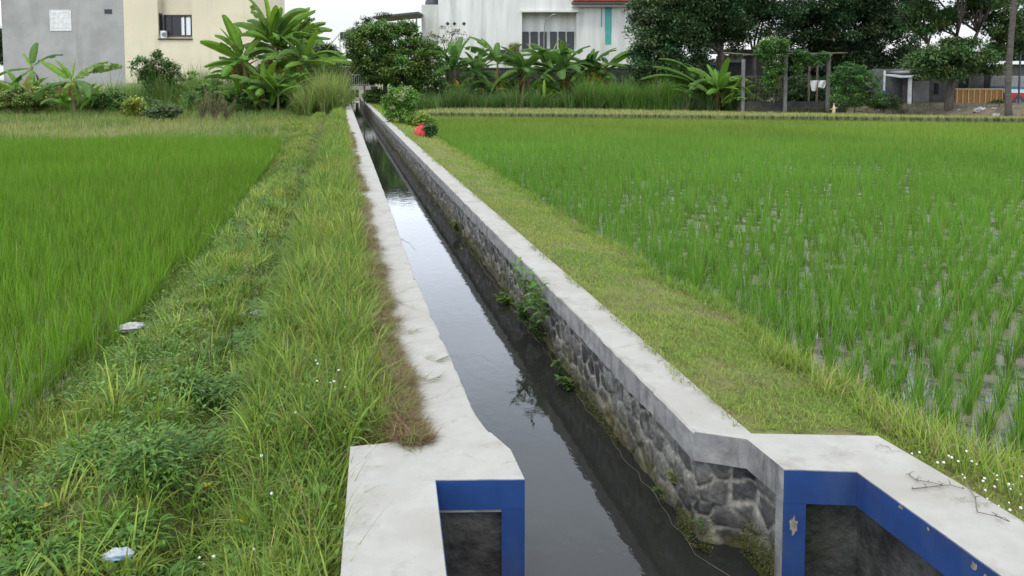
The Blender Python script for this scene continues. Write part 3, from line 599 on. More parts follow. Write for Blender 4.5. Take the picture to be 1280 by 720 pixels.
M['red_roof'] = mat_noise('red roof sheet', (.20, .035, .025), (.30, .06, .04), 2, .7, .3); M['brown_fascia'] = mat_plain('brown fascia', (.12, .09, .075))
M['teal'] = mat_noise('teal stain', (.05, .27, .24), (.10, .36, .32), 1.2, .8, .1, stretch=(1, 1, .3)); M['tank'] = mat_plain('dark tank plastic', (.05, .055, .06), .5)
M['grey_wall'] = mat_noise('dark old wall', (.025, .026, .024), (.06, .06, .055), .8, .9, .4, c2=(.05, .06, .04), scale2=.5)
M['steel'] = mat_plain('grey steel', (.16, .17, .18), .45, 0, .5); M['pale_concrete'] = mat_noise('post concrete', (.20, .20, .18), (.33, .32, .29), 3, .9, .3)
M['timber'] = mat_noise('old timber', (.10, .08, .06), (.19, .16, .12), 5, .9, .4, stretch=(1, 1, .2)); M['orange_plank'] = mat_noise('orange brown plank', (.26, .12, .035), (.36, .18, .055), 4, .8, .3, stretch=(3, 3, .3))
M['batten'] = mat_plain('pale batten', (.48, .36, .20)); M['shed_wall'] = mat_noise('patched shed wall', (.065, .063, .058), (.14, .135, .125), 2, .9, .3, c2=(.07, .065, .06), scale2=1)
M['roof_sheet'] = mat_noise('grey roof sheet', (.22, .215, .21), (.33, .32, .31), 2, .7, .2); M['pale_sheet'] = mat_plain('pale awning sheet', (.50, .53, .54), .5)
M['bluegrey'] = mat_noise('blue grey wall', (.095, .10, .105), (.15, .155, .16), 1.2, .9, .2); M['dark_inside'] = mat_plain('dark doorway', (.02, .02, .02), .9)  # dark_inside: near-black colour stands in for the shade inside the sheds
M['cloth'] = mat_noise('white cloth', (.60, .62, .63), (.72, .74, .75), 4, .9, .3); M['bag_red'] = mat_noise('red plastic', (.36, .010, .007), (.46, .016, .010), 9, .5, .4, c2=(.50, .07, .045), scale2=5, bscale=14, spec=.5)
M['bag_white'] = mat_noise('white plastic', (.17, .17, .16), (.42, .42, .40), 18, .45, .5, bscale=18, spec=.5); M['bag_blue'] = mat_noise('pale blue plastic', (.20, .25, .26), (.42, .44, .43), 8, .4, .5, c2=(.08, .22, .42), scale2=7, bscale=18, spec=.5)
M['stripe_red'] = mat_plain('red paint', (.45, .03, .03), .4); M['stripe_blue'] = mat_plain('blue paint', (.05, .20, .40), .4)
# glass of the far windows: dark, glossy
m, n, b, N, K = newmat('window glass'); b.inputs['Base Color'].default_value = (.02, .024, .03, 1); b.inputs['Roughness'].default_value = .06; b.inputs['Specular IOR Level'].default_value = .6
M['glass'] = m
m, n, b, N, K = newmat('pale pane'); b.inputs['Base Color'].default_value = (.72, .75, .78, 1); b.inputs['Roughness'].default_value = .2; M['pale_pane'] = m  # flat pale colour for the right-hand panes

# ---- left house
h = Fr('house', 'boxy house of bare grey render beside cream render, behind the left bananas', 'house', 155, 100, 66, zbase=ZG)
zt = h.z(-60); h.part('wall', M['grey_render'], [(3, 155.5, -60, 104, 0, 9)])['label'] = 'bare grey rendered wall'
mb = MB(); x0, x1, x2, x3 = h.x(155.5), h.x(198), h.x(240.5), h.x(318)
mb.prism([(x0, 0), (x1, 0), (x1, .9), (x2, .9), (x2, 0), (x3, 0), (x3, 9), (x0, 9)], h.z(49), zt); mb.box(x0, x3, 0, 9, h.z(104), h.z(49) - .002)
mb.build('wall', M['cream'], h.o)['label'] = 'cream painted wall'
h.part('sill', M['dark_frame'], [(198, 241, 48.2, 49.6, -.12, .3)])
w = h.part('window', M['dark_frame'], [(205, 241, 17.5, 19, .72, .898), (205, 241, 43.2, 44.8, .72, .898), (205, 206.6, 19, 43.2, .72, .898), (238.6, 240.2, 19, 43.2, .72, .898), (213.6, 215, 19, 43.2, .74, .898), (224.8, 226.4, 19, 43.2, .72, .898), (231, 232.4, 19, 43.2, .74, .898)])
h.part('pane', M['glass'], [(206.6, 225, 19, 43.2, .82, .86)], w); h.part('pane', M['pale_pane'], [(226.4, 231, 21, 43.2, .82, .86), (232.4, 238.6, 21, 43.2, .82, .86)], w)
mb = MB(); mb.box(h.x(198) - .001, h.x(198) + .05, .2, .8, h.z(44), h.z(16)); mb.build('side_window', M['glass'], h.o)
ac = h.part('air_conditioner', M['white'], [(200.2, 206.6, 38.2, 47.6, .25, .66)], bevel=.02); mb = MB()
mb.tube([(h.x(203.6), .25, h.z(43)), (h.x(203.6), .235, h.z(43))], .2, 16); mb.build('fan_grille', M['steel'], ac)
# perforated breeze block screen
mb = MB(); xa, xb_, za, zb = h.x(64), h.x(89.5), h.z(38), h.z(13); nx_, nz_ = 8, 8
for i in range(nx_ + 1): xx = xa + (xb_ - xa) * i / nx_; mb.box(xx - .028, xx + .028, -.04, .02, za, zb)
for i in range(nz_ + 1): zz_ = za + (zb - za) * i / nz_; mb.box(xa - .035, xb_ + .035, -.043, .018, zz_ - .028, zz_ + .028)
for i in range(nx_):
    for j in range(nz_):
        cx_, cz_ = xa + (xb_ - xa) * (i + .5) / nx_, za + (zb - za) * (j + .5) / nz_; q = .085
        mb.add([(cx_ - q, -.03, cz_), (cx_, -.03, cz_ - q), (cx_ + q, -.03, cz_), (cx_, -.03, cz_ + q), (cx_ - q, -.005, cz_), (cx_, -.005, cz_ - q), (cx_ + q, -.005, cz_), (cx_, -.005, cz_ + q)], [(0, 1, 2, 3), (0, 4, 5, 1), (1, 5, 6, 2), (2, 6, 7, 3), (3, 7, 4, 0)])
mb.build('breeze_block_vent', M['white'], h.o)
h.part('vent_hole_shade', M['dark_frame'], [(64, 89.5, 13, 38, -.004, .003)]); vv = h.part('vent', M['dark_frame'], [(132, 141, 11.6, 17, -.05, .01)]); h.part('vent_opening', M['glass'], [(133.2, 139.8, 12.6, 15.8, -.06, -.04)], vv)  # dark panel added behind the screen as the shade in its holes

# ---- white building
h = Fr('building', 'large weathered white building with six dark windows in a recess', 'building', 640, 100, 74, zbase=ZG)
zt = h.z(-40); mb = MB(); x0, x1, x2, x3 = h.x(548), h.x(652.5), h.x(720.5), h.x(836)
zs, zh = h.z(62.5), h.z(15)
mb.box(x0, x3, 0, 14, h.z(104), zs - .002); mb.box(x0, x1, 0, 14, zs, zh); mb.box(x2, x3, 0, 14, zs, zh); mb.box(x0, x3, 0, 14, zh + .002, zt); mb.box(x1 + .002, x2 - .002, .8, 14, zs, zh)
mb.build('wall', M['white_wall'], h.o); h.part('side_block', M['white_wall'], [(527, 547.8, 5, 104, .6, 12)])
h.part('sunshade', M['white_wall'], [(652, 722, 13.6, 15.6, -.5, -.003)]); h.part('dado', M['grey_wall'], [(548, 836, 96, 104, -.05, -.003)])
for a, b2 in ((652.8, 661), (663.2, 672.2), (674.8, 683.4), (687.6, 696), (698.2, 706.6), (708.8, 717.4)):
    w = h.part('window', M['dark_frame'], [(a, a + .8, 39, 62, .66, .799), (b2 - .8, b2, 39, 62, .66, .799), (a + .8, b2 - .8, 39, 40, .66, .799), (a + .8, b2 - .8, 61, 62, .66, .799)])
    h.part('pane', M['glass'], [(a + .8, b2 - .8, 40, 61, .72, .76)], w)
for px in (559.6, 568, 580):
    q = h.x(px + 2.6, 30) - h.x(px, 30); cx_, cz_ = h.x(px, 30), h.z(29.6)
    MB().add([(cx_ - q, -.03, cz_), (cx_, -.03, cz_ - q), (cx_ + q, -.03, cz_), (cx_, -.03, cz_ + q), (cx_ - q, .01, cz_), (cx_, .01, cz_ - q), (cx_ + q, .01, cz_), (cx_, .01, cz_ + q)], [(0, 1, 2, 3), (0, 4, 5, 1), (1, 5, 6, 2), (2, 6, 7, 3), (3, 7, 4, 0)]).build('diamond_vent', M['dark_frame'], h.o)
rf = h.part('roof', M['red_roof'], [(716, 836, -9, 3, -1.2, -.005)]); mb = MB()
for i in range(24): xx = h.x(716) + (h.x(836) - h.x(716)) * (i + .5) / 24; mb.box(xx - .06, xx + .06, -1.26, -1.203, h.z(3), h.z(-9))
mb.build('roof_rib', M['red_roof'], rf); h.part('fascia', M['brown_fascia'], [(714, 836, 3.2, 6, -1.1, -.005)]); h.part('eave', M['white'], [(714, 836, 6.2, 8.6, -.6, -.005)])
for a, b2, c_, d_ in ((756, 764.5, 9, 40), (756.3, 764.2, 40.05, 56), (751, 752.6, 10, 34)): h.part('stain', M['teal'], [(a, b2, c_, d_, -.006, .002)])
pl_ = h.part('planter', M['dark_frame'], [(625, 649, 62.5, 69, -.7, -.003)])
Bl = Blades(); n_ = 260; P = np.stack([U(h.x(637), h.x(648), n_), U(-.6, -.1, n_), np.full(n_, h.z(63))], -1)
Bl.add(P, U(.5, .95, n_), U(.05, .09, n_), np.abs(rng.normal(.2, .2, n_)), U(.2, 1.1, n_), U(0, 6.28, n_), jit([.34, .26, .10], n_), jit([.30, .26, .10], n_), 3); link('dry_plant', Bl.mesh('dry_plant', M['blade']), None, pl_)
t_ = thing('water_tank', 'dark round water tank on the low left block of the white building', 'water tank', h.P + RH * h.x(537) + FH * 3 + np.array([0, 0, h.z(5)]), -YAW)
MB().tube([(0, 0, 0), (0, 0, .12), (0, 0, .5), (0, 0, .58), (0, 0, 1.4), (0, 0, 1.6)], [.72, .75, .75, .70, .72, .4], 20).build('tank_body', M['tank'], t_, True); MB().tube([(0, 0, 1.6), (0, 0, 1.7)], .25, 14).build('lid', M['tank'], t_)
# canopy between the tree and the white building
h = Fr('canopy', 'dark sloping roof canopy on posts left of the white building', 'canopy', 497, 100, 72, zbase=ZG)
mb = MB(); xa, xb_ = h.x(468, 22), h.x(525, 18); mb.add([(xa, -1, h.z(23.5)), (xb_, -1, h.z(18)), (xb_, 5, h.z(17)), (xa, 5, h.z(22.5)), (xa, -1, h.z(21.5)), (xb_, -1, h.z(15.6)), (xb_, 5, h.z(14.6)), (xa, 5, h.z(20.5))], [(3, 2, 1, 0), (4, 5, 6, 7), (0, 1, 5, 4), (1, 2, 6, 5), (2, 3, 7, 6), (3, 0, 4, 7)]); mb.build('roof', M['tank'], h.o)
for px in (474, 497, 520): h.part('post', M['steel'], [(px, px + 1.6, 22 if px < 500 else 19, 104, 0, .12)])
# street lamp
h = Fr('street_lamp', 'thin grey street lamp bending over before the white building windows', 'street lamp', 680, 100, 66, zbase=ZG)
mb = MB(); z_ = [h.z(v) for v in (104, 70, 45, 32, 25, 21, 19.5)]; xs_ = [h.x(v, 40) for v in (679.8, 679.8, 680, 680.8, 683, 686.5, 689)]
mb.tube([(a, 0, c_) for a, c_ in zip(xs_, z_)], [.06, .055, .05, .045, .04, .035, .035], 8).build('pole', M['steel'], h.o, True)
mb = MB(); mb.tube([(xs_[-1] - .05, 0, z_[-1] - .01), (xs_[-1] + .18, 0, z_[-1] + .06), (xs_[-1] + .42, 0, z_[-1] + .1)], [.06, .1, .05], 8).build('lamp_head', M['steel'], h.o, True)
# boundary wall
h = Fr('boundary_wall', 'long dark old boundary wall behind the row of bananas', 'wall', 700, 110, 63, zbase=ZG)
h.part('wall', M['grey_wall'], [(556, 930, 86, 118, 0, .2)]); h.part('wall_cap', M['grey_wall'], [(556, 930, 84.6, 85.9, -.05, .25)])
h = Fr('boundary_wall', 'low dark garden wall left of the far bridge behind the reeds', 'wall', 300, 110, 60, zbase=ZG); h.part('wall', M['grey_wall'], [(320, 436, 84, 112, 0, .2)]); h.part('wall_cap', M['pale_concrete'], [(319, 436.5, 82.8, 83.9, -.04, .24)])
# far grey tower
h = Fr('scaffold_tower', 'small grey tower with a tank seen far off over the left reeds', 'tower', 428, 100, 110, zbase=ZG)
for px in (424.4, 432.4): h.part('leg', M['steel'], [(px, px + .9, 50, 102, 0, .1)]); h.part('leg', M['steel'], [(px, px + .9, 50, 102, .9, 1.0)])
h.part('platform', M['steel'], [(423, 435, 49, 50.2, -.1, 1.1)]); h.part('tank', M['grey_wall'], [(425, 433, 40, 48.9, .05, .95)]); h.part('rail', M['steel'], [(423, 423.5, 42, 49, 0, .05), (434.4, 434.9, 42, 49, 0, .05)])

# ---- bridge over the canal
h = Fr('footbridge', 'small grey footbridge with a thin railing across the far end of the canal', 'bridge', 449, 118, 70, zbase=ZG)
h.part('deck', M['pale_concrete'], [(436, 463, 107.4, 112, 0, 1.6)]); h.part('abutment', M['grey_wall'], [(430, 438.5, 108, 122, .1, 1.5)]); h.part('abutment', M['grey_wall'], [(460.5, 468, 108, 122, .1, 1.5)])
for d_ in (.05, 1.5):
    r_ = h.part('railing', M['steel'], [(437, 462, 93, 93.8, d_, d_ + .05), (437, 462, 105.6, 106.2, d_, d_ + .04)])
    h.part('baluster', M['steel'], [(437 + i * 2.5, 437.45 + i * 2.5, 93.8, 107.3, d_ + .01, d_ + .04) for i in range(10)], r_)

# ---- embankment with a track on the right
pts = [(1040, 138, 134), (1090, 141, 131.5), (1130, 144, 130.5), (1180, 147, 131), (1225, 150, 132.5), (1262, 152, 133), (1330, 155, 134), (1450, 158, 135)]
rows = []
for px, pb, pt in pts:
    Pb = G(px, pb, -.5); D_ = dist(Pb); Pt = A(px, pt, D_ + 2.6); Pe = A(px, pt, D_ + 9); Pe[2] = Pt[2] + .02; rows.append((Pb, Pt, Pe))
rows = np.array(rows); tt = np.linspace(0, len(rows) - 1, 160); V = []
for t in tt:
    i = min(int(t), len(rows) - 2); f_ = t - i; a, b2, c_ = rows[i] * (1 - f_) + rows[i + 1] * f_
    for k in range(14):
        u_ = k / 13
        if u_ < .6: q = a + (b2 - a) * (u_ / .6); q = q + np.array([0, 0, .10 * math.sin(u_ / .6 * 3.14) + .28 * (float(fbm(q[0] * 1.6, q[1] * 1.6 + u_ * 4, 77)) - .47)])
        else: q = b2 + (c_ - b2) * ((u_ - .6) / .4)
        V.append(q)
a, b2 = np.meshgrid(np.arange(159), np.arange(13), indexing='ij'); i0 = (a * 14 + b2).ravel()
tag(link('embankment', raw_mesh('embankment', np.array(V), np.stack([i0, i0 + 14, i0 + 15, i0 + 1], 1), mat=M['dirt'])), kind='structure')
ROWS = rows
def embz(px, u_):                            # a point on the embankment slope
    i = int(np.clip(np.searchsorted([p_[0] for p_ in pts], px) - 1, 0, len(pts) - 2)); f_ = (px - pts[i][0]) / (pts[i + 1][0] - pts[i][0])
    a, b2, c_ = rows[i] * (1 - f_) + rows[i + 1] * f_; return a + (b2 - a) * u_ if u_ <= 1 else b2 + (c_ - b2) * (u_ - 1)
ZE = float(embz(1200, 1)[2])

# ---- sheds on the embankment (D about 52)
h = Fr('shed_wall', 'tall bare blue grey wall right of the pergola bushes', 'wall', 1112, 130, 53, zbase=ZE - .3)
h.part('wall', M['bluegrey'], [(1092, 1138, 86, 131, .6, .8)]); h.part('pipe', M['white'], [(1106.5, 1108.4, 88, 113, .4, .5)]); h.part('pipe', M['stripe_blue'], [(1106, 1109, 113, 118, .38, .52)])
h = Fr('shed', 'low grey shed with a pale awning on a white post and corrugated panels', 'shed', 1150, 130, 52, zbase=ZE - .3)
h.part('wall', M['shed_wall'], [(1131, 1139, 96, 131, 1.2, 1.35), (1153, 1200, 92, 131, 1.2, 1.35)]); h.part('doorway_shade', M['dark_inside'], [(1139.2, 1152.8, 97, 131, 1.5, 1.6)])  # the opening is closed by a dark panel painted as interior shade
mb = MB(); xa, xb_ = h.x(1128), h.x(1196); mb.add([(xa, -.2, h.z(92)), (xb_, -.2, h.z(86)), (xb_, 3, h.z(84)), (xa, 3, h.z(90)), (xa, -.2, h.z(90.6)), (xb_, -.2, h.z(84.6)), (xb_, 3, h.z(82.6)), (xa, 3, h.z(88.6))], [(3, 2, 1, 0), (4, 5, 6, 7), (0, 1, 5, 4), (1, 2, 6, 5), (2, 3, 7, 6), (3, 0, 4, 7)]); mb.build('roof', M['roof_sheet'], h.o)
mb = MB(); xa, xb_ = h.x(1115.5), h.x(1147); mb.add([(xa, -1.2, h.z(97.5)), (xb_, -1.2, h.z(96.5)), (xb_, 1.1, h.z(92.2)), (xa, 1.1, h.z(94)), (xa, -1.2, h.z(96.6)), (xb_, -1.2, h.z(95.6)), (xb_, 1.1, h.z(91.4)), (xa, 1.1, h.z(93.2))], [(3, 2, 1, 0), (4, 5, 6, 7), (0, 1, 5, 4), (1, 2, 6, 5), (2, 3, 7, 6), (3, 0, 4, 7)]); mb.build('awning', M['pale_sheet'], h.o)
h.part('post', M['white'], [(1128.4, 1132.2, 96.8, 131, -1.0, -.85)])
mb = MB()
for i in range(14): xx = h.x(1155 + i * 1.5); mb.tube([(xx, 1.17, h.z(131)), (xx, 1.17, h.z(101))], .035, 6)
mb.build('corrugated_panel', M['roof_sheet'], h.o); h.part('doorway_shade', M['dark_inside'], [(1171, 1175.5, 104, 118, 1.1, 1.19)])
h = Fr('shed', 'dark open shed with a sloping roof behind the orange plank fence', 'shed', 1225, 130, 52, zbase=ZE - .3)
h.part('wall', M['shed_wall'], [(1194, 1232, 93, 131, 1.6, 1.8), (1240, 1262, 88, 131, 1.6, 1.8)]); h.part('window', M['glass'], [(1200, 1212, 98, 110, 1.5, 1.59)]); h.part('doorway_shade', M['dark_inside'], [(1232.2, 1239.8, 90, 131, 1.7, 1.75)])
h.part('post', M['timber'], [(1213, 1214.4, 96, 131, .6, .7)]); h.part('post', M['timber'], [(1246, 1247.4, 84, 131, .6, .7)])
mb = MB(); mb.add([(h.x(1192), 0, h.z(90)), (h.x(1249), 0, h.z(83)), (h.x(1249), 3, h.z(80)), (h.x(1192), 3, h.z(87)), (h.x(1192), 0, h.z(88.6)), (h.x(1249), 0, h.z(81.4)), (h.x(1249), 3, h.z(78.4)), (h.x(1192), 3, h.z(85.4))], [(3, 2, 1, 0), (4, 5, 6, 7), (0, 1, 5, 4), (1, 2, 6, 5), (2, 3, 7, 6), (3, 0, 4, 7)]); mb.build('roof', M['roof_sheet'], h.o)
h = Fr('shed', 'far shed showing only its bright white roof edge at the right', 'shed', 1265, 130, 58, zbase=ZE - .3)
h.part('roof', M['white'], [(1224, 1330, 76.4, 80.4, -.3, 4)]); h.part('wall', M['shed_wall'], [(1250, 1326, 80.6, 131, .2, 3.8)]); h.part('post', M['timber'], [(1228, 1229.4, 80.6, 131, 0, .12)])
h = Fr('plank_fence', 'orange brown plank fence with pale battens before the dark shed', 'fence', 1226, 131, 50.5, zbase=ZE - .3)
h.part('board', M['orange_plank'], [(1197, 1257, 112, 131.4, 0, .05)]); h.part('top_rail', M['batten'], [(1196.6, 1257.4, 110.6, 111.9, -.04, .07)])
for i in range(9): h.part('batten', M['batten'], [(1198 + i * 7.1, 1199 + i * 7.1, 112, 131.4, -.05, -.003)])
h = Fr('truck', 'white truck with blue and red stripes partly cut off at the right edge', 'truck', 1285, 131, 50, zbase=ZE)
h.part('body', M['roof_sheet'], [(1266, 1345, 95, 109, 0, 2.2)], bevel=.05); h.part('blue_stripe', M['stripe_blue'], [(1266, 1345, 109.1, 111.6, -.004, 2.2)]); h.part('red_skirt', M['stripe_red'], [(1266, 1345, 116.2, 127, 0, 2.2)], bevel=.03); h.part('white_stripe', M['white'], [(1266, 1345, 111.7, 116.1, 0, 2.2)])
for px in (1276, 1332):
    wo = MB().tube([(h.x(px), -.02, h.z(126.5)), (h.x(px), .25, h.z(126.5))], .36, 18).build('wheel', M['tank'], h.o); MB().tube([(h.x(px), -.03, h.z(126.5)), (h.x(px), -.01, h.z(126.5))], .17, 14).build('rim', M['steel'], wo)
h = Fr('pole', 'thin dark pole standing before the striped truck at the right edge', 'pole', 1277, 131, 48, zbase=ZE); h.part('shaft', M['tank'], [(1276, 1277.6, 60, 134, 0, .08)]); h.part('crossarm', M['tank'], [(1268, 1286, 88, 88.8, .02, .06)])

M['shaded_post'] = mat_noise('grey post darkened for tree shade', (.10, .10, .09), (.19, .185, .165), 4, .9, .4, stretch=(2, 2, .5))  # darker copy of the post concrete: tree shade put into the colour
# ---- pergola ruin
h = Fr('pergola', 'bare pergola of three concrete posts with thin poles across the top', 'pergola', 983, 140, 49, zbase=-.4)
for a, b2, c_ in ((928.4, 932.4, 74), (981.4, 985.6, 68), (1035.2, 1039.4, 66)): h.part('post', M['shaded_post'], [(a, b2, c_, 140, 0, .2)], bevel=.02)
for a, b2, c_, d_ in ((905, 986, 66, 70), (950, 1060, 67, 66), (984, 1042, 64, 68)):
    MB().tube([(h.x(a, 66), .1, h.z(c_)), (h.x((a + b2) / 2, 66), .1, h.z((c_ + d_) / 2 + .8)), (h.x(b2, 66), .1, h.z(d_))], .05, 6).build('pole', M['timber'], h.o, True)
for a, c_ in ((1012, 74), (1022, 72)): h.part('strut', M['timber'], [(a, a + 2, c_, 128, 1.5, 1.62)])
h.part('plinth', M['grey_wall'], [(926, 1060, 127, 134, .4, .6), (924, 1060, 134.1, 141, .2, .5)])
h = Fr('stick_fence', 'rough fence of thin pale sticks between the first two pergola posts', 'fence', 957, 134, 50, zbase=-.3)
rr = random.Random(3); mb = MB()
for i in range(13): a = 935 + i * 3.7; mb.tube([(h.x(a, 110), rr.uniform(0, .1), h.z(130)), (h.x(a + rr.uniform(-4, 4), 110), .05, h.z(rr.uniform(93, 106)))], .02, 5)
mb.build('upright', M['timber'], h.o)
mb = MB()
for c_ in (96, 103, 110, 117, 123): mb.tube([(h.x(933, 110), .1, h.z(c_)), (h.x(982, 110), .1, h.z(c_ + rr.uniform(-2, 2)))], .02, 5)
for i in range(5): a = rr.uniform(936, 965); mb.tube([(h.x(a, 110), .15, h.z(120)), (h.x(a + 14, 110), .15, h.z(rr.uniform(98, 106)))], .016, 5)
mb.build('rail', M['timber'], h.o)
# white cloth hanging
h = Fr('cloth', 'white cloth hanging beneath the pergola near the third post', 'cloth', 1023, 112, 50.5)
V = []; nx_, nz_ = 20, 12
for i in range(nx_ + 1):
    for j in range(nz_ + 1):
        u_, v_ = i / nx_, j / nz_; bot = 113.5 - 5 * u_ + 1.5 * math.sin(u_ * 9); left = 1012 + 3 * v_; V.append((h.x(left + (1034 - left - 3 * v_) * u_, 105), .06 * math.sin(u_ * 14 + v_ * 2), h.z(100.6 + (bot - 100.6) * v_)))
f_ = [(i * (nz_ + 1) + j, (i + 1) * (nz_ + 1) + j, (i + 1) * (nz_ + 1) + j + 1, i * (nz_ + 1) + j + 1) for i in range(nx_) for j in range(nz_)]
mb = MB().add(V, f_); o = mb.build('sheet', M['cloth'], h.o, True); so = o.modifiers.new('thick', 'SOLIDIFY'); so.thickness = .01
h.part('line', M['timber'], [(1000, 1040, 100, 100.5, 0, .02)])
h = Fr('hut', 'far hut with a dark flat roof between the dark trees and the pergola', 'hut', 925, 120, 61, zbase=ZG)
h.part('wall', M['grey_wall'], [(908, 962, 69, 125, 0, 3)]); h.part('wall', M['pale_concrete'], [(911, 927, 67.5, 78, -.1, -.003)])
h.part('roof', M['tank'], [(900, 1006, 62, 66, -.5, 3.4)])

# ------------------------------------------------------------------ plants
def leafcloud(C0, rad, n_, ln, wd, base, seed, droop=.25, clump=.5, nclump=None, shell=.35):
    """leaves of a crown: rhombic folded blades gathered in clumps through the ellipsoids C0 (n,3) / rad (n,3)"""
    r_ = np.random.default_rng(seed); C0 = np.atleast_2d(C0); rad = np.atleast_2d(rad); vol = rad.prod(1) ** .75; vol = vol / vol.sum()
    Vs, Ts, Cs, CL = [], [], [], []
    for c_, a, w_ in zip(C0, rad, vol):
        N_ = max(10, int(n_ * w_)); nc = max(4, int((nclump or 60) * w_ * 1.0))
        d = r_.normal(0, 1, (nc, 3)); d /= np.linalg.norm(d, axis=1)[:, None]; q = r_.uniform(shell, 1, nc) ** .55
        cc = c_ + d * a * q[:, None]; CL.append(cc)
        k = r_.integers(0, nc, N_); cr = clump * r_.uniform(.6, 1.3, nc)
        off = r_.normal(0, 1, (N_, 3)); off *= (r_.random(N_) ** .4 / (np.linalg.norm(off, axis=1) + 1e-9))[:, None]
        P = cc[k] + off * cr[k][:, None] * np.array([1, 1, .62])
        hd = r_.uniform(0, 6.28, N_); tl = r_.normal(-droop, .5, N_)
        dv2 = np.stack([np.cos(hd) * np.cos(tl), np.sin(hd) * np.cos(tl), np.sin(tl)], -1)
        sdv = np.stack([-np.sin(hd), np.cos(hd), r_.normal(0, .45, N_)], -1); L_ = ln * r_.uniform(.6, 1.35, N_); W_ = wd * r_.uniform(.7, 1.3, N_)
        V = np.stack([P, P + dv2 * (L_ * .5)[:, None] + sdv * (W_ * .5)[:, None], P + dv2 * L_[:, None], P + dv2 * (L_ * .5)[:, None] - sdv * (W_ * .5)[:, None]], 1)
        col = np.asarray(base)[None] * (1 + r_.normal(0, .22, nc)).clip(.55, 1.6)[k][:, None] * (1 + r_.normal(0, .18, N_)).clip(.5, 1.6)[:, None]
        col[:, 0] *= (1 + r_.normal(0, .15, nc)[k]).clip(.6, 1.5)
        Vs.append(V.reshape(-1, 3)); Cs.append(np.repeat(col, 4, 0))
    V = np.concatenate(Vs); return V, np.arange(len(V)).reshape(-1, 4), np.concatenate(Cs).clip(.004, .7), np.concatenate(CL)
def limb(mb, a, b2, r0, r1, rr, bow=.12, n_=6, sides=7):
    a = np.array(a, float); b2 = np.array(b2, float); ln_ = np.linalg.norm(b2 - a); o1 = np.array([rr.uniform(-1, 1), rr.uniform(-1, 1), rr.uniform(-.2, .6)]) * ln_ * bow
    pts_ = [a + (b2 - a) * t + o1 * math.sin(t * math.pi) for t in np.linspace(0, 1, n_)]
    mb.tube(pts_, list(np.linspace(r0, r1, n_)), sides); return pts_
def ell(lst, D):                              # ellipsoids (px, py, rx, ry, depth offset) around distance D
    C_, R_ = [], []
    for e_ in lst:
        px, py, rx, ry = e_[:4]; dz = e_[4] if len(e_) > 4 else 0; d_ = D + dz; C_.append(A(px, py, d_)); s_ = d_ / F; R_.append((rx * s_, rx * s_ * .85, ry * s_))
    return np.array(C_), np.array(R_)
def tree(name, label, cat, base, forks, ells, D, r0, n_, ln, wd, col, seed, nclump=90, clump=.6, group=None, nlimb=26, bark='bark', droop=.25, shell=.35, mat='treeleaf'):
    t_ = thing(name, label, cat, base, 0, group); rr = random.Random(seed); C_, R_ = ell(ells, D); base = np.array(base, float)
    V, q, c_, cl_ = leafcloud(C_ - base, R_, n_, ln, wd, col, seed, droop, clump, nclump, shell)
    mb = MB(); tips = [np.zeros(3)]
    if forks:
        tops = [A(px, py, D + (dz or 0)) - base for px, py, dz in forks]
        pts_ = limb(mb, (0, 0, -.15), tops[0], r0 * 1.15, r0 * .75, rr, .05, 7, 9); tips = [tops[0]]
        for tp in tops[1:]: limb(mb, tops[0] * .97, tp, r0 * .62, r0 * .34, rr, .1); tips.append(tp)
    rr2 = np.random.default_rng(seed + 1)
    for k in rr2.permutation(len(cl_))[:nlimb]:
        tp = min(tips, key=lambda p_: np.linalg.norm(p_ - cl_[k])); limb(mb, tp, cl_[k], r0 * .28, r0 * .05, rr, .14, 5, 5)
    mb.build('trunk', M[bark], t_, True); link('crown', raw_mesh('crown', V, q, col=c_, smooth=False, mat=M[mat]), None, t_); return t_

DG = (.062, .112, .042)
# big trees behind the right paddy
P = A(903, 132, 57); P[2] = ZG
tree('mango_tree', 'huge dark mango tree crowding the right end of the white building', 'tree', P, [(901, 62, 0), (880, 25, 0), (915, 10, 1), (848, 45, -1)],
     [(830, 20, 42, 36), (880, 0, 46, 40), (822, 72, 34, 36, -1), (860, 60, 34, 32, -1.5), (905, 30, 36, 26), (845, 100, 40, 22, -1), (880, -45, 70, 40)], 57, .34, 125000, .27, .12, DG, 11, 460, 1.0)
P = A(944, 130, 58); P[2] = ZG
tree('tree', 'slim dark tree with forked stems and open sky between its limbs above the pergola', 'tree', P, [(943, 70, 0), (934, 30, 0), (952, 25, 0), (958, 5, 0)],
     [(932, 12, 32, 20), (968, 5, 34, 22), (925, 40, 14, 14), (960, 38, 16, 10), (945, -40, 54, 32), (915, 62, 12, 8)], 58, .16, 34000, .24, .11, (.064, .11, .044), 12, 190, .9)
P = A(1062, 128, 62); P[2] = ZG
tree('tree', 'widest and darkest dense tree above the blue grey wall and pergola bushes', 'tree', P, [(1060, 80, 0), (1030, 45, 0), (1085, 40, 0), (1058, 20, 0)],
     [(1005, 38, 40, 32), (1060, 40, 50, 44), (1108, 52, 40, 42), (1040, 0, 60, 30), (1110, 8, 46, 32), (1085, 80, 36, 16), (1005, 72, 26, 12), (1060, -50, 90, 40)], 62, .36, 125000, .29, .13, (.048, .086, .036), 13, 460, .95)
P = embz(1188, .55)
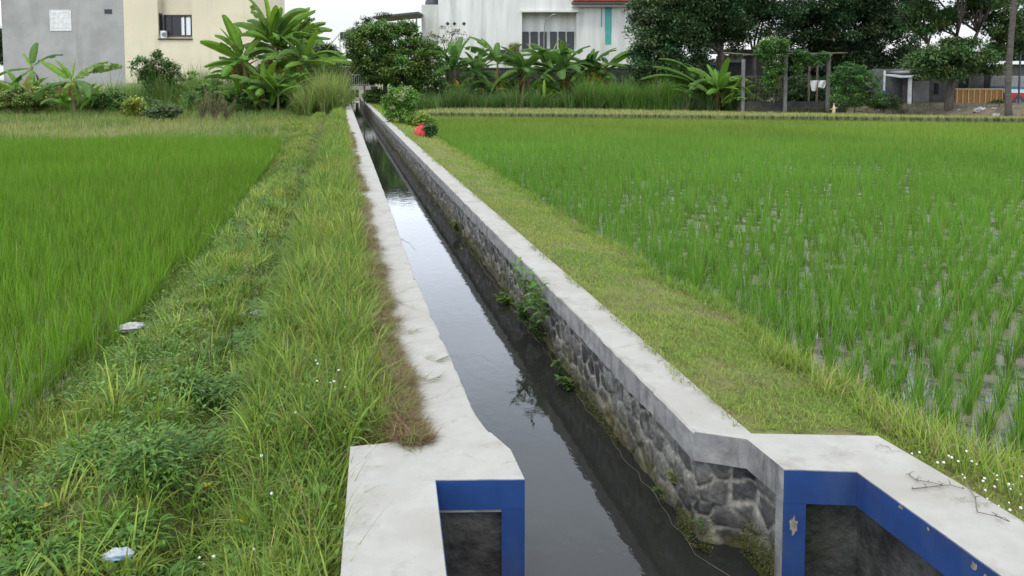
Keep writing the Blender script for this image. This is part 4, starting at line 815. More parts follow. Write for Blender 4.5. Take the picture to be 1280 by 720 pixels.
tree('rain_tree', 'lighter spreading tree with a thick dark trunk standing on the dirt embankment', 'tree', P, [(1190, 98, 0), (1176, 70, -.5), (1196, 45, 0), (1222, 40, .5), (1160, 55, .5), (1250, 55, 1)],
     [(1180, 78, 34, 22, -1), (1152, 84, 18, 14, -1), (1215, 75, 34, 14), (1160, 22, 34, 24, 1), (1215, 10, 38, 16, 1), (1255, 40, 22, 34, 1), (1200, 48, 22, 10), (1240, 82, 22, 8), (1190, -40, 90, 32), (1275, 20, 26, 44, 2)], dist(P), .26, 78000, .21, .10, (.088, .155, .05), 14, 340, .66, nlimb=40)
# leaning palm trunk at the right
P = embz(1261, .25); t_ = thing('palm_tree', 'tall palm trunk ringed grey rising out of the frame at the right', 'palm', P); D_ = dist(P); mb = MB()
pp = [A(px, py, D_) - P for px, py in ((1261, 151), (1260.5, 135), (1260, 110), (1261.5, 80), (1264, 45), (1267, 10), (1271, -40), (1276, -110), (1280, -180))]; pp[0][2] = -.2
mb.tube(pp, [.21, .175, .155, .15, .145, .14, .135, .13, .12], 14).build('trunk', M['palmbark'], t_, True)
for i in range(16):
    Bl = Blades(); az = i * 2.4; el_ = random.uniform(.1, 1.1); n_ = 60; s_ = np.linspace(.1, 1, n_); hh = np.stack([np.cos(az) * np.sin(s_ * 1.6 + .5 - el_ * .5) * 3 * s_ ** .9, np.sin(az) * np.sin(s_ * 1.6 + .5 - el_ * .5) * 3 * s_ ** .9, el_ * 3 * s_ - 2.6 * s_ ** 2.2], -1) + pp[-1]
    for sd_ in (-1, 1): Bl.add(hh, .9 - .5 * np.abs(s_ - .45), np.full(n_, .05), np.full(n_, 1.2), np.full(n_, .8), np.full(n_, az + sd_ * 1.1), jit([.05, .10, .03], n_), jit([.06, .11, .03], n_), 3)
    link('frond', Bl.mesh('frond', M['treeleaf']), None, t_)
# tree left of the white building, at the canal's end
P = A(484, 125, 56); P[2] = -.15
tree('tree', 'mid green round tree hanging over the far end of the canal before the white building', 'tree', P, [(482, 100, 0), (462, 70, 0), (500, 70, 0), (478, 50, 0), (525, 80, 0)],
     [(462, 62, 26, 30), (500, 50, 30, 22), (532, 80, 22, 28, -1), (505, 88, 32, 24, -1), (470, 88, 26, 18), (475, 36, 26, 12), (448, 50, 14, 12)], 56, .2, 60000, .19, .10, (.10, .175, .04), 21, 330, .55)
P = A(556, 118, 60); P[2] = ZG
tree('small_tree', 'sparse flat topped young tree with thin reddish twigs against the white wall', 'tree', P, [(556, 66, 0), (549, 46, 0), (566, 44, 0), (578, 50, 0)],
     [(548, 44, 14, 3), (566, 40, 14, 3), (562, 52, 22, 3), (578, 48, 10, 2), (555, 34, 8, 2)], 60, .07, 1100, .16, .07, (.16, .17, .08), 22, 40, .3, nlimb=24)
P = A(455, 112, 66); P[2] = ZG
tree('small_tree', 'thin leafy crown peeping over the left side of the round tree by the canal', 'tree', P, [(448, 60, 0), (440, 40, 0), (455, 30, 0)],
     [(440, 38, 10, 5), (456, 26, 14, 5), (476, 19, 12, 5), (446, 48, 12, 8)], 66, .08, 2600, .17, .08, (.05, .085, .035), 23, 40, .35, nlimb=14)
# dark reddish post by the trunk, far left and far trees
for lb, px, py, rx, ry, D_, sd_, c_ in (('hazy tree far beyond the left corner of the grey house', -6, 55, 12, 22, 95, 31, (.05, .09, .04)), ('low round tree far off between the left bananas and the canal', 404, 72, 22, 16, 100, 32, (.06, .10, .04)),
                                 ('dark tree far behind the footbridge', 446, 92, 20, 16, 95, 33, (.035, .07, .025)), ('dark tree far behind the pergola posts', 985, 95, 46, 26, 70, 34, (.024, .045, .02)), ('dark bush far behind the right end of the boundary wall', 905, 100, 30, 22, 66, 35, (.024, .045, .02)), ('dark tree far behind the cloth and third pergola post', 1030, 90, 40, 30, 72, 38, (.022, .042, .02)), ('dull tree behind the sheds roofs', 1190, 78, 60, 16, 68, 36, (.035, .065, .03)), ('dull tree far behind the striped truck', 1290, 70, 40, 30, 75, 37, (.04, .07, .03))):
    P = A(px, 100, D_); P[2] = ZG
    tree('far_tree', lb, 'tree', P, [(px, py + ry * .5, 0), (px - rx * .3, py, 0), (px + rx * .3, py, 0)], [(px, py, rx, ry), (px - rx * .5, py + ry * .4, rx * .7, ry * .6), (px + rx * .5, py + ry * .4, rx * .7, ry * .6)], D_, .2, 18000, .34, .17, c_, sd_, 110, .95, nlimb=10, group=None)

def bush(label, px, py_base, py_top, w, D=None, z=-.32, col=(.06, .12, .03), seed=1, n_=3500, ln=.12, wd=.06, ells=None, name='bush', cat='bush', clump=.25, nclump=60, bark='bark', P=None):
    if P is None: P = G(px, py_base, z) if D is None else A(px, py_base, D)
    D_ = dist(P); m_ = (py_base + py_top) / 2; hh = (py_base - py_top) / 2
    if ells is None: ells = [(px, m_ + hh * .1, w * .5, hh * .85), (px - w * .3, m_ + hh * .35, w * .32, hh * .6), (px + w * .3, m_ + hh * .35, w * .32, hh * .6)]
    return tree(name, label, cat, P, [(px, py_base - hh * .5, 0), (px - w * .2, m_, 0), (px + w * .2, m_, 0)], ells, D_, .035, int(n_ * 1.5), ln * 1.2, wd * 1.2, tuple(v * 1.35 for v in col), seed, int(nclump * 1.2), clump, nlimb=22, bark=bark)
bush('bright green shrub with drooping compound leaves on the right canal bank', 500, 156, 104, 44, z=-.12, col=(.085, .175, .025), seed=41, n_=5200, ln=.09, wd=.035, clump=.16, nclump=110, ells=[(500, 120, 16, 15), (487, 130, 10, 12), (515, 126, 10, 12), (505, 142, 14, 14), (488, 145, 9, 8)])
bush('small dark green bush close behind the red bag', 537, 172, 150, 14, z=-.15, col=(.035, .08, .02), seed=42, n_=1300, ln=.06, wd=.03, clump=.1, nclump=40)
bush('low yellow green weed patch between the shrub and the red bag', 528, 158, 138, 34, z=-.15, col=(.13, .20, .03), seed=43, n_=2200, ln=.08, wd=.03, clump=.14, nclump=60)
bush('little bush overhanging the water beside the far bridge', 464, 124, 104, 16, z=-.15, col=(.08, .15, .03), seed=44, n_=1600, ln=.1, wd=.05, clump=.2, nclump=40)
# left row of garden bushes
bush('yellow green leafy bush at the left edge under the banana leaf', 20, 142, 100, 46, col=(.10, .15, .035), seed=51, n_=4200, ln=.13)
bush('yellow tipped bush left of the small banana plant', 42, 140, 104, 36, col=(.13, .17, .035), seed=52, n_=3200, ln=.13)
bush('dense bush right of the small banana plant', 122, 140, 108, 36, col=(.075, .13, .03), seed=53, n_=3200, ln=.13)
bush('compact golden green bush before the mango sapling', 168, 146, 118, 26, col=(.15, .19, .03), seed=54, n_=2400, ln=.12)
bush('low grey green bush between golden bush and dry weeds', 205, 148, 128, 40, col=(.06, .095, .035), seed=55, n_=2400, ln=.1)
bush('olive bush beneath the tall banana clump', 290, 140, 112, 60, col=(.065, .12, .03), seed=56, n_=4200, ln=.14)
bush('young mango tree with drooping dark leaves before the cream wall', 195, 135, 64, 50, col=(.06, .11, .03), seed=57, n_=3600, ln=.24, wd=.07, name='mango_sapling', cat='tree', ells=[(195, 80, 14, 16), (178, 82, 12, 14), (212, 92, 12, 16), (197, 104, 18, 14), (184, 98, 10, 12)], clump=.32, nclump=90)
bush('broad weeds before the cream wall right of the mango sapling', 235, 134, 82, 60, col=(.095, .17, .035), seed=58, n_=5200, ln=.13, clump=.3)
bush('dark weeds low behind the small banana plant', 75, 136, 100, 70, col=(.05, .10, .03), seed=59, n_=3600, ln=.13)
for k, (px, pb, pt, w, c_, lb) in enumerate(((4, 140, 96, 30, (.12, .17, .035), 'yellowish bush cut by the left picture edge'), (62, 142, 112, 40, (.10, .16, .035), 'light bush between the two small banana plants'), (142, 140, 104, 36, (.08, .15, .035), 'green bush under the grey and cream wall joint'), (262, 138, 96, 50, (.075, .14, .035), 'leafy bush filling the left foot of the tall banana clump'), (322, 146, 118, 60, (.06, .11, .03), 'low dark bush at the front foot of the tall banana clump'), (360, 148, 120, 40, (.08, .14, .035), 'low bush between banana clump and reed clump'), (186, 142, 120, 30, (.07, .12, .03), 'dark low bush under the mango sapling'), (418, 112, 74, 30, (.06, .11, .03), 'rounded shrub over the far end of the reed clump'), (545, 128, 92, 50, (.05, .10, .03), 'dark shrub under the right side of the round tree'), (470, 128, 108, 24, (.07, .13, .03), 'leafy shrub under the round tree beside the canal'), (285, 132, 78, 56, (.075, .14, .034), 'tall shrub behind the left half of the banana clump'), (348, 132, 66, 60, (.07, .13, .032), 'tallest shrub behind the right half of the banana clump'), (395, 128, 70, 44, (.065, .12, .03), 'tall shrub behind the reed clump'), (590, 128, 88, 60, (.05, .095, .03), 'broad shrub behind the bananas below the diamond vents'), (735, 126, 86, 70, (.045, .085, .028), 'broad shrub behind the bananas near the teal stain'), (660, 126, 90, 60, (.05, .09, .028), 'broad shrub behind the bananas left of the six windows'))):
    bush(lb, px, pb, pt, w, D=50 if k < 7 else 56 if k < 13 else 59.5, col=c_, seed=120 + k, n_=3200, ln=.14, clump=.3)
# right side
bush('green creeper spilling over the first pergola beam', 967, 128, 46, 46, D=48.5, col=(.065, .14, .03), seed=61, n_=5200, ln=.12, name='vine', cat='climber', ells=[(968, 58, 20, 12), (956, 66, 12, 10), (968, 80, 14, 16), (964, 100, 9, 14)], clump=.28, nclump=110)
bush('loose green creeper trailing along the pole between the second and third posts', 1012, 100, 58, 40, D=48.6, col=(.05, .11, .028), seed=70, n_=2600, ln=.12, name='vine', cat='climber', ells=[(1000, 70, 10, 7), (1016, 74, 12, 6), (1030, 70, 8, 6), (996, 84, 6, 10)], clump=.25, nclump=60)
bush('leafy green bush right of the third pergola post', 1068, 138, 78, 56, D=47, col=(.055, .12, .03), seed=62, n_=6500, ln=.12, ells=[(1066, 92, 24, 13), (1052, 100, 14, 14), (1085, 104, 16, 16), (1062, 120, 26, 14), (1095, 122, 12, 10)], clump=.28, nclump=130)
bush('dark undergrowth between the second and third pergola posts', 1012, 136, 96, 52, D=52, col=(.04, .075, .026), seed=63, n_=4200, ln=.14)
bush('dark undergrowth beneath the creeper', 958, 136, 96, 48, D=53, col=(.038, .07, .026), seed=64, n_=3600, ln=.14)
bush('small green bush before the foot of the plank fence', 1250, 136, 124, 26, D=48.5, col=(.06, .11, .03), seed=65, n_=1500, ln=.12)
bush('dark shrub beneath the mango tree beside the boundary wall', 812, 128, 84, 70, D=58, col=(.026, .05, .02), seed=66, n_=6000, ln=.16, clump=.4)
bush('dark leafy shrub behind the reeds left of the big banana leaves', 560, 132, 96, 60, D=57, col=(.035, .07, .022), seed=67, n_=4200, ln=.15)
bush('dull shrub at the left end of the dirt embankment', 1105, 138, 112, 36, D=48.5, col=(.055, .09, .035), seed=68, n_=2400, ln=.11)

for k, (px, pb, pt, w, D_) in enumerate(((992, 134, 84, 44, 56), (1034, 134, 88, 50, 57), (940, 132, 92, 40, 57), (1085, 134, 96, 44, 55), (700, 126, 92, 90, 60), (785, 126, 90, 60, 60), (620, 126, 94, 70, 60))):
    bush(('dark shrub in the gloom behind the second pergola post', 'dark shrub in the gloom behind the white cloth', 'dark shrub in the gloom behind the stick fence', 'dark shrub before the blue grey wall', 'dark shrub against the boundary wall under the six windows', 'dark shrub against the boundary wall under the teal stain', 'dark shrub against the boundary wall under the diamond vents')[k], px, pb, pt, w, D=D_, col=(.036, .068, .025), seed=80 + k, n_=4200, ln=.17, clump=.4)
# ---- tall grass and reeds
def reeds(name, label, lst, kind='stuff', cat='tall grass'):
    Bl = Blades()
    for px0, px1, pyb, pyt, D0, D1, n_, c_, wd in lst:
        m_ = max(4, n_ // 42)
        for k in range(m_):
            px = float(rng.uniform(px0, px1)); D_ = float(rng.uniform(D0, D1)); P = A(px, pyb, D_); P[2] = ZG - .05; nb = 42; hd = U(0, 6.28, nb)
            hgt = (pyb - pyt) * D0 / F * (.5 + .75 * float(vnoise(px * .045, D_ * .3, 63))) * rng.uniform(.75, 1.15)
            c = jit(np.array(c_) * rng.uniform(.65, 1.45), nb, .16, .1); dry = rng.random(nb) < .07; c[dry] = TAN * .8
            Q = P[None] + np.stack([np.cos(hd), np.sin(hd), 0 * hd], -1) * U(0, .28, nb)[:, None]
            Bl.add(Q, hgt * U(.5, 1.15, nb), U(.7, 1.4, nb) * wd, np.abs(rng.normal(.13, .13, nb)), rng.gamma(2, .38, nb), hd, c * .92, c * 1.08, 5, tw=rng.normal(0, .6, nb))
    return tag(link(name, Bl.mesh(name, M['blade']), None, None), label, cat, kind=kind)
reeds('tall_grass', 'tall dark green grass along the far edge of the right paddy', [(520, 930, 138, 106, 50.5, 54, 12000, (.065, .135, .032), .035), (520, 700, 138, 116, 51, 52.5, 2600, (.085, .15, .04), .03), (725, 800, 138, 96, 51, 53, 4500, (.095, .19, .035), .035), (785, 850, 138, 98, 50.5, 52.5, 4500, (.10, .20, .035), .035), (840, 930, 138, 112, 50, 52, 2600, (.06, .11, .035), .03), (925, 1060, 141, 130, 49, 50, 1500, (.07, .09, .035), .02)])
reeds('tall_grass', 'tall light green grass before the house walls on the left', [(-30, 330, 128, 92, 54, 60, 7000, (.085, .165, .035), .035), (140, 300, 126, 72, 53.5, 61, 6200, (.115, .205, .045), .035), (-20, 150, 130, 84, 51, 58, 4200, (.11, .19, .045), .035), (230, 440, 138, 98, 48.5, 57, 6200, (.11, .195, .045), .035), (-30, 440, 138, 118, 48, 54, 5000, (.10, .16, .045), .025)])
Bl = Blades(); rr = random.Random(9)
for k in range(46):                          # arching stools of reed, taller toward the right
    px = rr.uniform(374, 428); d_ = rr.uniform(44, 56); P = A(px, 140, d_); P[2] = ZG - .1; top = np.interp(px, [370, 385, 405, 430], [112, 90, 76, 72]) + rr.uniform(-6, 16); hgt = max(.8, (142 - top) * 46 / F); n_ = 80
    c = rng.uniform(.6, 1.2) * jit(mixc(np.array([.13, .24, .05]), np.array([.22, .28, .08]), np.full(n_, rr.random())), n_, .2); dry = rng.random(n_) < .12; c[dry] = np.array([.34, .29, .14])
    hd = U(0, 6.28, n_); Q = np.repeat(P[None], n_, 0) + np.stack([np.cos(hd), np.sin(hd), 0 * hd], -1) * U(0, .25, n_)[:, None]
    Bl.add(Q, hgt * U(.55, 1.15, n_), U(.03, .06, n_), np.abs(rng.normal(.14, .14, n_)), rng.gamma(2.2, .5, n_), hd, c * .95, c * 1.05, 6, tw=rng.normal(0, .6, n_))
tag(link('reed_clump', Bl.mesh('reed_clump', M['blade'])), 'big arching clump of light green reeds beside the left end of the canal', 'reeds', kind='stuff')
# fallow strip behind the left rice and dry strip behind the right rice
Bl = Blades(); n_ = 42000; y = U(26.6, 56, n_); x = U(-30, -1.2, n_); x = np.where(x > -2.2 - .02 * y, x - 1.5, x); k = inview(np.stack([x, y, np.full(n_, -.4)], -1)); x, y = x[k], y[k]; n_ = len(x); pt = fbm(x * .35, y * .35, 66)
c = mixc(np.array([.185, .225, .055]), np.array([.10, .175, .038]), np.clip((pt - .35) * 4, 0, 1)) * (1 + rng.normal(0, .18, (n_, 1))).clip(.5, 1.6)
dry = rng.random(n_) < .13; c[dry] = TAN * U(.6, 1, int(dry.sum()))[:, None]
Bl.add(np.stack([x, y, np.full(n_, -.49)], -1), U(.2, .5, n_) * (.4 + 1.3 * pt), U(.012, .03, n_), np.abs(rng.normal(.25, .2, n_)), rng.gamma(2, .35, n_), U(0, 6.28, n_), c, c * 1.05, 3)
k = y < 28.5; n2 = 2600; x2 = U(-14, -2.2, n2); y2 = 27.3 - (x2 + 2) * .2 + rng.normal(0, .15, n2); c2 = jit([.085, .16, .035], n2)
Bl.add(np.stack([x2, y2, np.full(n2, -.45)], -1), U(.2, .45, n2) * (.4 + 1.2 * vnoise(x2 * 1.2, x2 * 0, 8)), U(.012, .022, n2), np.abs(rng.normal(.2, .15, n2)), U(.2, 1, n2), U(0, 6.28, n2), c2, c2, 3)
tag(link('meadow_grass', Bl.mesh('meadow_grass', M['blade'])), 'rough yellowish grass between the left rice and the garden bushes', 'grass', kind='stuff')
# bund and dry strip at the far end of the right paddy
e0 = np.array([3.4, 44.1]); e1 = np.array([34.0, 30.0]); nd = np.array([.42, .91]); V = []
for i in range(81):
    p_ = e0 + (e1 - e0) * i / 80; wd_ = np.interp(i / 80, [.25, .95], [9, 1.3]); jz = .03 * (vnoise(i * .7, 0, 4) - .5)
    for off, zz_ in ((-.05, -.44), (0, -.18 + jz), (.5, -.16 + jz), (.8, -.2), (wd_, -.24)): q = p_ + nd * off; V.append((q[0], q[1], zz_))
a, b2 = np.meshgrid(np.arange(80), np.arange(4), indexing='ij'); i0 = (a * 5 + b2).ravel()
tag(link('far_bund', raw_mesh('far_bund', np.array(V), np.stack([i0, i0 + 5, i0 + 6, i0 + 1], 1), mat=M['soil'])), kind='structure')
Bl = Blades(); n_ = 26000; s_ = rng.random(n_); w_ = rng.random(n_) * np.interp(s_, [.25, .95], [8.2, 1.0]) + .1; p_ = e0 + (e1 - e0) * s_[:, None] + nd * w_[:, None]; c = jit([.33, .33, .12], n_, .16); gr_ = rng.random(n_) < .3; c[gr_] = jit([.14, .19, .05], int(gr_.sum()))
Bl.add(np.stack([p_[:, 0], p_[:, 1], np.full(n_, -.22)], -1), U(.07, .2, n_), U(.012, .03, n_), np.abs(rng.normal(.2, .2, n_)), U(0, .8, n_), U(0, 6.28, n_), c, c * 1.1, 2)
tag(link('stubble', Bl.mesh('stubble', M['blade'])), 'pale yellow strip of dry stubble beyond the right paddy', 'stubble', kind='stuff')
# thin dark planted row along the far bund
Bl = Blades(); n_ = 190
for i in range(n_):
    p_ = e0 + (e1 - e0) * (i + 1.3 * rng.random()) / n_ - nd * (.12 + .1 * rng.random()); nb = int(rng.integers(3, 15)); hd = U(0, 6.28, nb); c = jit([.035, .06, .018], nb)
    Bl.add(np.stack([p_[0] + .05 * np.cos(hd), p_[1] + .05 * np.sin(hd), np.full(nb, -.30)], -1), U(.10, .30, nb), U(.018, .03, nb), np.abs(rng.normal(.12, .1, nb)), U(0, .7, nb), hd, c, c, 3)
tag(link('bund_row', Bl.mesh('bund_row', M['blade'])), 'thin dark planted row along the far bund of the right paddy', 'plants', kind='stuff')
# tufts on the dirt embankment
Bl = Blades(); n_ = 2600; px = U(1045, 1330, n_); u_ = U(0, 1.05, n_); P = np.array([embz(a, b_) for a, b_ in zip(px, u_)]); k = fbm(px * .06, u_ * 3, 19) > .45; P = P[k]; n_ = len(P); c = jit([.13, .12, .06], n_, .3); g_ = rng.random(n_) < .35; c[g_] = jit([.07, .11, .035], int(g_.sum()))
Bl.add(P, U(.12, .45, n_), U(.015, .035, n_), np.abs(rng.normal(.4, .3, n_)), U(.2, 1.2, n_), U(0, 6.28, n_), c, c, 3)
tag(link('slope_grass', Bl.mesh('slope_grass', M['blade'])), 'dry grass tufts on the dirt embankment below the sheds', 'grass', kind='stuff')

# ---- bananas
def banana_leaf(seed, L_=2.5, W_=.66, droop=1.2, petiole=.35, torn=.5, col=(.085, .18, .035), fold=.14, rolled=0):
    r_ = random.Random(seed); n_ = 26; V, q, t, C_ = [], [], [], []
    mid = []; ang = 0; P = np.array([0., 0, 0]); step = (L_ + petiole) / n_
    for i in range(n_ + 1):
        mid.append((P.copy(), ang)); s_ = i / n_; ang -= droop / n_ * (.35 + 1.3 * s_); P = P + step * np.array([math.cos(ang), 0, math.sin(ang)])
    pf = petiole / (L_ + petiole); base = np.array(col)
    for sd_ in (-1, 1):
        i = int(pf * n_); dz = 0
        while i < n_:
            run = n_ - i if r_.random() > torn else r_.randint(1, 5); run = min(run, n_ - i); hang = r_.uniform(-.1, .5) * torn * 2; gap = .2 if torn > .05 else 0; tone = r_.uniform(.8, 1.2)
            for k in range(run + 1):
                p_, a = mid[i + k]; s_ = max(0, ((i + k) / n_ - pf) / (1 - pf)); w_ = W_ * .5 * (math.sin(math.pi * min(1, s_ ** .8 * .95 + .05)) ** .42) * (1 - rolled * .75)
                sl = k / max(1, run); shift = (-gap if k == run else gap if k == 0 else 0) * step * (1 if run < n_ else 0)
                up = np.array([-math.sin(a), 0, math.cos(a)]); fw = np.array([math.cos(a), 0, math.sin(a)]); th_ = fold - hang
                e1_ = p_ + (np.array([0, sd_, 0]) * math.cos(th_) + up * math.sin(th_)) * w_ * .6; e2_ = p_ + (np.array([0, sd_, 0]) * math.cos(th_ - .25) + up * math.sin(th_ - .25)) * w_ * 1.0 + fw * (shift + .12 * w_) - up * hang * .1
                V += [p_, e1_, e2_]; tn = tone * r_.uniform(.86, 1.14); C_ += [base * 1.25 * tn, base * tn, base * tn * np.array([1.1, .95, .9])]
            b_ = len(V) - 3 * (run + 1)
            for k in range(run):
                o_ = b_ + 3 * k
                for c_ in (0, 1): q.append((o_ + c_, o_ + 3 + c_, o_ + 4 + c_, o_ + 1 + c_) if sd_ > 0 else (o_ + c_, o_ + 1 + c_, o_ + 4 + c_, o_ + 3 + c_))
            i += run
    # midrib
    for i in range(n_):
        (p0, a0), (p1, a1) = mid[i], mid[i + 1]; r0 = .035 * (1 - i / n_) + .008; r1 = .035 * (1 - (i + 1) / n_) + .008; b_ = len(V)
        V += [p0 + np.array([0, r0, 0]), p0 - np.array([0, 0, r0 * 1.2]), p0 - np.array([0, r0, 0]), p1 + np.array([0, r1, 0]), p1 - np.array([0, 0, r1 * 1.2]), p1 - np.array([0, r1, 0])]; C_ += [base * 1.5 + .02] * 6
        q += [(b_, b_ + 1, b_ + 4, b_ + 3), (b_ + 1, b_ + 2, b_ + 5, b_ + 4)]
    return raw_mesh('leaf', np.array(V), np.array(q), col=np.clip(np.array(C_), .005, .7), smooth=True, mat=M['leaf'])
BL = {'green': [banana_leaf(i, droop=d_, torn=t_, col=c_) for i, (d_, t_, c_) in enumerate([(.8, .6, (.10, .21, .035)), (1.1, .8, (.095, .20, .035)), (.5, .35, (.15, .27, .04)), (1.35, .85, (.11, .20, .04)), (.9, .95, (.14, .23, .06)), (1.7, .8, (.095, .18, .045))])],
      'dark': [banana_leaf(20 + i, droop=d_, torn=t_, col=c_) for i, (d_, t_, c_) in enumerate([(.8, .6, (.07, .155, .036)), (1.2, .8, (.07, .145, .034)), (1.0, .7, (.085, .175, .04)), (1.6, .8, (.07, .14, .04))])],
      'new': [banana_leaf(40, droop=.25, torn=0, col=(.17, .28, .04), rolled=.5), banana_leaf(41, droop=.35, torn=0, col=(.13, .25, .04), fold=.6)],
      'yellow': [banana_leaf(50, L_=1.9, droop=1.5, torn=.5, col=(.36, .24, .03)), banana_leaf(51, L_=1.7, droop=2.3, torn=.6, col=(.24, .20, .04))],
      'brown': [banana_leaf(60, L_=1.8, W_=.35, droop=2.6, torn=.9, col=(.13, .08, .04), fold=-.5), banana_leaf(61, L_=1.6, W_=.3, droop=2.9, torn=.9, col=(.18, .10, .045), fold=-.6)]}
def banana(label, P, hs, leaves, seed, r0=.13, lean=(0, 0), scale=1.0, group=None, kindset='green', stem_off=0):
    """leaves: list of (azimuth deg from picture right, counter-clockwise seen from above; elevation deg; set; scale)"""
    r_ = random.Random(seed); t_ = thing('banana_plant', label, 'banana plant', P, -YAW, group)
    top = np.array([lean[0], lean[1], hs]); mb = MB(); pts_ = [np.array([0, 0, -.1]) + (top - np.array([0, 0, -.1])) * s_ + np.array([lean[0] * -.15, 0, 0]) * math.sin(s_ * 3.14) for s_ in np.linspace(0, 1, 8)]
    mb.tube(pts_, [r0 * 1.25, r0 * 1.1, r0, r0 * .95, r0 * .9, r0 * .8, r0 * .68, r0 * .5], 12).build('stem', M['bananastem'], t_, True)
    for i, (az, el, st, sc_) in enumerate(leaves):
        o = link('leaf', r_.choice(BL[st]), None, t_); az = R(az + r_.uniform(-20, 20)); el = R(el + r_.uniform(-13, 13))
        o.location = Vector([float(v) for v in (top - np.array([0, 0, .12 * (1 - math.sin(max(0, el)))]))]); o.rotation_euler = Euler((r_.uniform(-.6, .6), -el, az), 'XYZ'); s_ = sc_ * scale * r_.uniform(.82, 1.08); o.scale = (s_, s_, s_)
        if st == 'yellow': o['label'] = 'yellowing leaf'
        if st == 'brown': o['label'] = 'withered brown leaf'
    if hs > 1.2:                             # suckers and low leaves of the same stool
        for i in range(17):
            st = r_.choice([kindset if kindset != 'green' else 'green', 'dark', 'green']); o = link('leaf', r_.choice(BL[st]), None, t_); a_ = r_.uniform(0, 6.28); q = r_.uniform(.15, .9)
            o.location = (q * math.cos(a_), q * math.sin(a_), r_.uniform(.2, min(1.6, hs * .5))); o.rotation_euler = Euler((r_.uniform(-.5, .5), -R(r_.uniform(30, 82)), a_ + r_.uniform(-.6, .6)), 'XYZ'); s_ = r_.uniform(.42, .75) * scale; o.scale = (s_, s_, s_)
        for i in range(4):
            o = link('leaf', r_.choice(BL['brown'] if i < 3 else BL['yellow']), None, t_); o['label'] = 'withered brown leaf' if i < 3 else 'yellowing leaf'; o.location = (top[0] * .9, top[1], hs * r_.uniform(.75, .95)); o.rotation_euler = Euler((0, -R(r_.uniform(-50, -20)), r_.uniform(0, 6.28)), 'XYZ'); s_ = r_.uniform(.55, .95) * scale; o.scale = (s_, s_, s_)
    return t_
def spread(n_, seed, els=(75, 15), st='green', sc=1.0, extra=()):
    n_ += 8; r_ = random.Random(seed); res = [(i * 137.5 + seed * 40, els[0] + (els[1] - els[0]) * i / max(1, n_ - 1), st, sc * r_.uniform(.85, 1.1)) for i in range(n_)]; return res + list(extra)
def gb(px, D, py=138): P = A(px, py, D); P[2] = ZG - .05; return P
GRP = 'banana plants at the field edges'

s50 = 50 / F
# left tall clump (stems at the survey pixels), crown tops high above
banana('tallest banana plant of the left clump, bright upright leaves against the sky', gb(334, 50), 4.4, spread(10, 3, (85, 20), extra=[(215, 70, 'green', 1.2), (340, 68, 'green', 1.2), (45, 40, 'green', 1.1), (0, 60, 'green', 1.1), (180, 60, 'green', 1.1), (20, 5, 'yellow', .9), (200, 78, 'new', 1.1), (330, -35, 'brown', .9), (250, -40, 'brown', .9)]), 1, lean=(.45, 0), group=GRP, scale=1.1)
banana('banana plant leaning left before the cream wall, long dark leaves reaching left', gb(314, 49), 3.4, [(180, 10, 'green', 1.0), (170, 40, 'green', .95), (150, 62, 'green', .95), (195, 70, 'green', 1.0), (190, -5, 'green', .9), (30, 30, 'green', .9), (300, 20, 'green', .8), (240, 0, 'green', .9), (215, 75, 'new', 1), (178, 52, 'green', 1.0), (130, 75, 'green', .9), (20, 60, 'green', 1), (345, 45, 'green', 1), (200, 25, 'green', 1), (270, 45, 'green', .9), (185, -25, 'yellow', .9), (205, -40, 'brown', .9), (160, 25, 'green', .9)], 2, lean=(-.55, 0), group=GRP)
banana('banana plant at the right of the left clump with torn arching leaves', gb(352, 52), 4.6, spread(7, 5, (75, 20), extra=[(0, 35, 'green', 1.1), (10, 50, 'green', 1), (180, 45, 'green', 1), (345, 15, 'green', 1)]), 3, lean=(.9, 0), group=GRP)
banana('far banana plant whose pale leaf points up beside the reed clump', gb(398, 58), 3.6, [(20, 52, 'new', 1.15), (0, 10, 'green', 1.0), (180, 20, 'green', .9), (350, -5, 'green', 1.0), (200, 60, 'green', .8), (90, 30, 'green', .8), (270, 20, 'green', .8)], 4, lean=(.2, 0), group=GRP)
banana('short banana sucker at the foot of the left clump, broad fresh leaves', gb(348, 47.5), 1.1, spread(7, 8, (80, 35), 'green', .85), 5, r0=.09, group=GRP)
banana('short banana sucker low on the left side of the left clump', gb(300, 48.5), .9, spread(6, 9, (75, 25), 'green', .7), 6, r0=.08, group=GRP)
banana('leafy banana filling the middle of the left clump behind the tallest one', gb(326, 51.5), 2.3, spread(8, 10, (75, 10), 'green', .95), 7, r0=.11, group=GRP)
banana('dim banana plant at the back of the left clump', gb(372, 53), 2.6, spread(7, 12, (75, 10), 'dark', .95), 8, group=GRP)
banana('banana plant low behind the leaning one, dark leaves crossing the cream wall', gb(296, 53), 2.2, spread(8, 14, (75, 5), 'dark', .9), 41, group=GRP)
banana('slender banana plant between the tallest one and the torn one, leaves high', gb(345, 51), 4.0, spread(7, 15, (80, 25), 'green', 1.0), 42, r0=.11, lean=(.2, 0), group=GRP)
banana('banana plant hidden at the base right of the tallest one, shiny low leaves', gb(362, 50), 1.7, spread(8, 16, (70, 5), 'green', .9), 43, r0=.1, group=GRP)
banana('dark low banana beside the reed clump foot', gb(384, 54), 2.0, spread(7, 17, (70, 0), 'dark', .9), 44, r0=.1, group=GRP)
banana('fresh green banana plant at the right edge of the left clump, nearest the reeds', gb(377, 49.5), 3.3, spread(8, 18, (80, 5), 'green', 1.0, [(10, 35, 'green', 1.05), (180, 30, 'green', 1.0)]), 45, r0=.12, lean=(.15, 0), group=GRP)
banana('broad leaved banana plant low in the centre of the left clump front', gb(330, 48), 1.6, spread(8, 19, (75, 10), 'green', .85), 46, r0=.1, group=GRP)
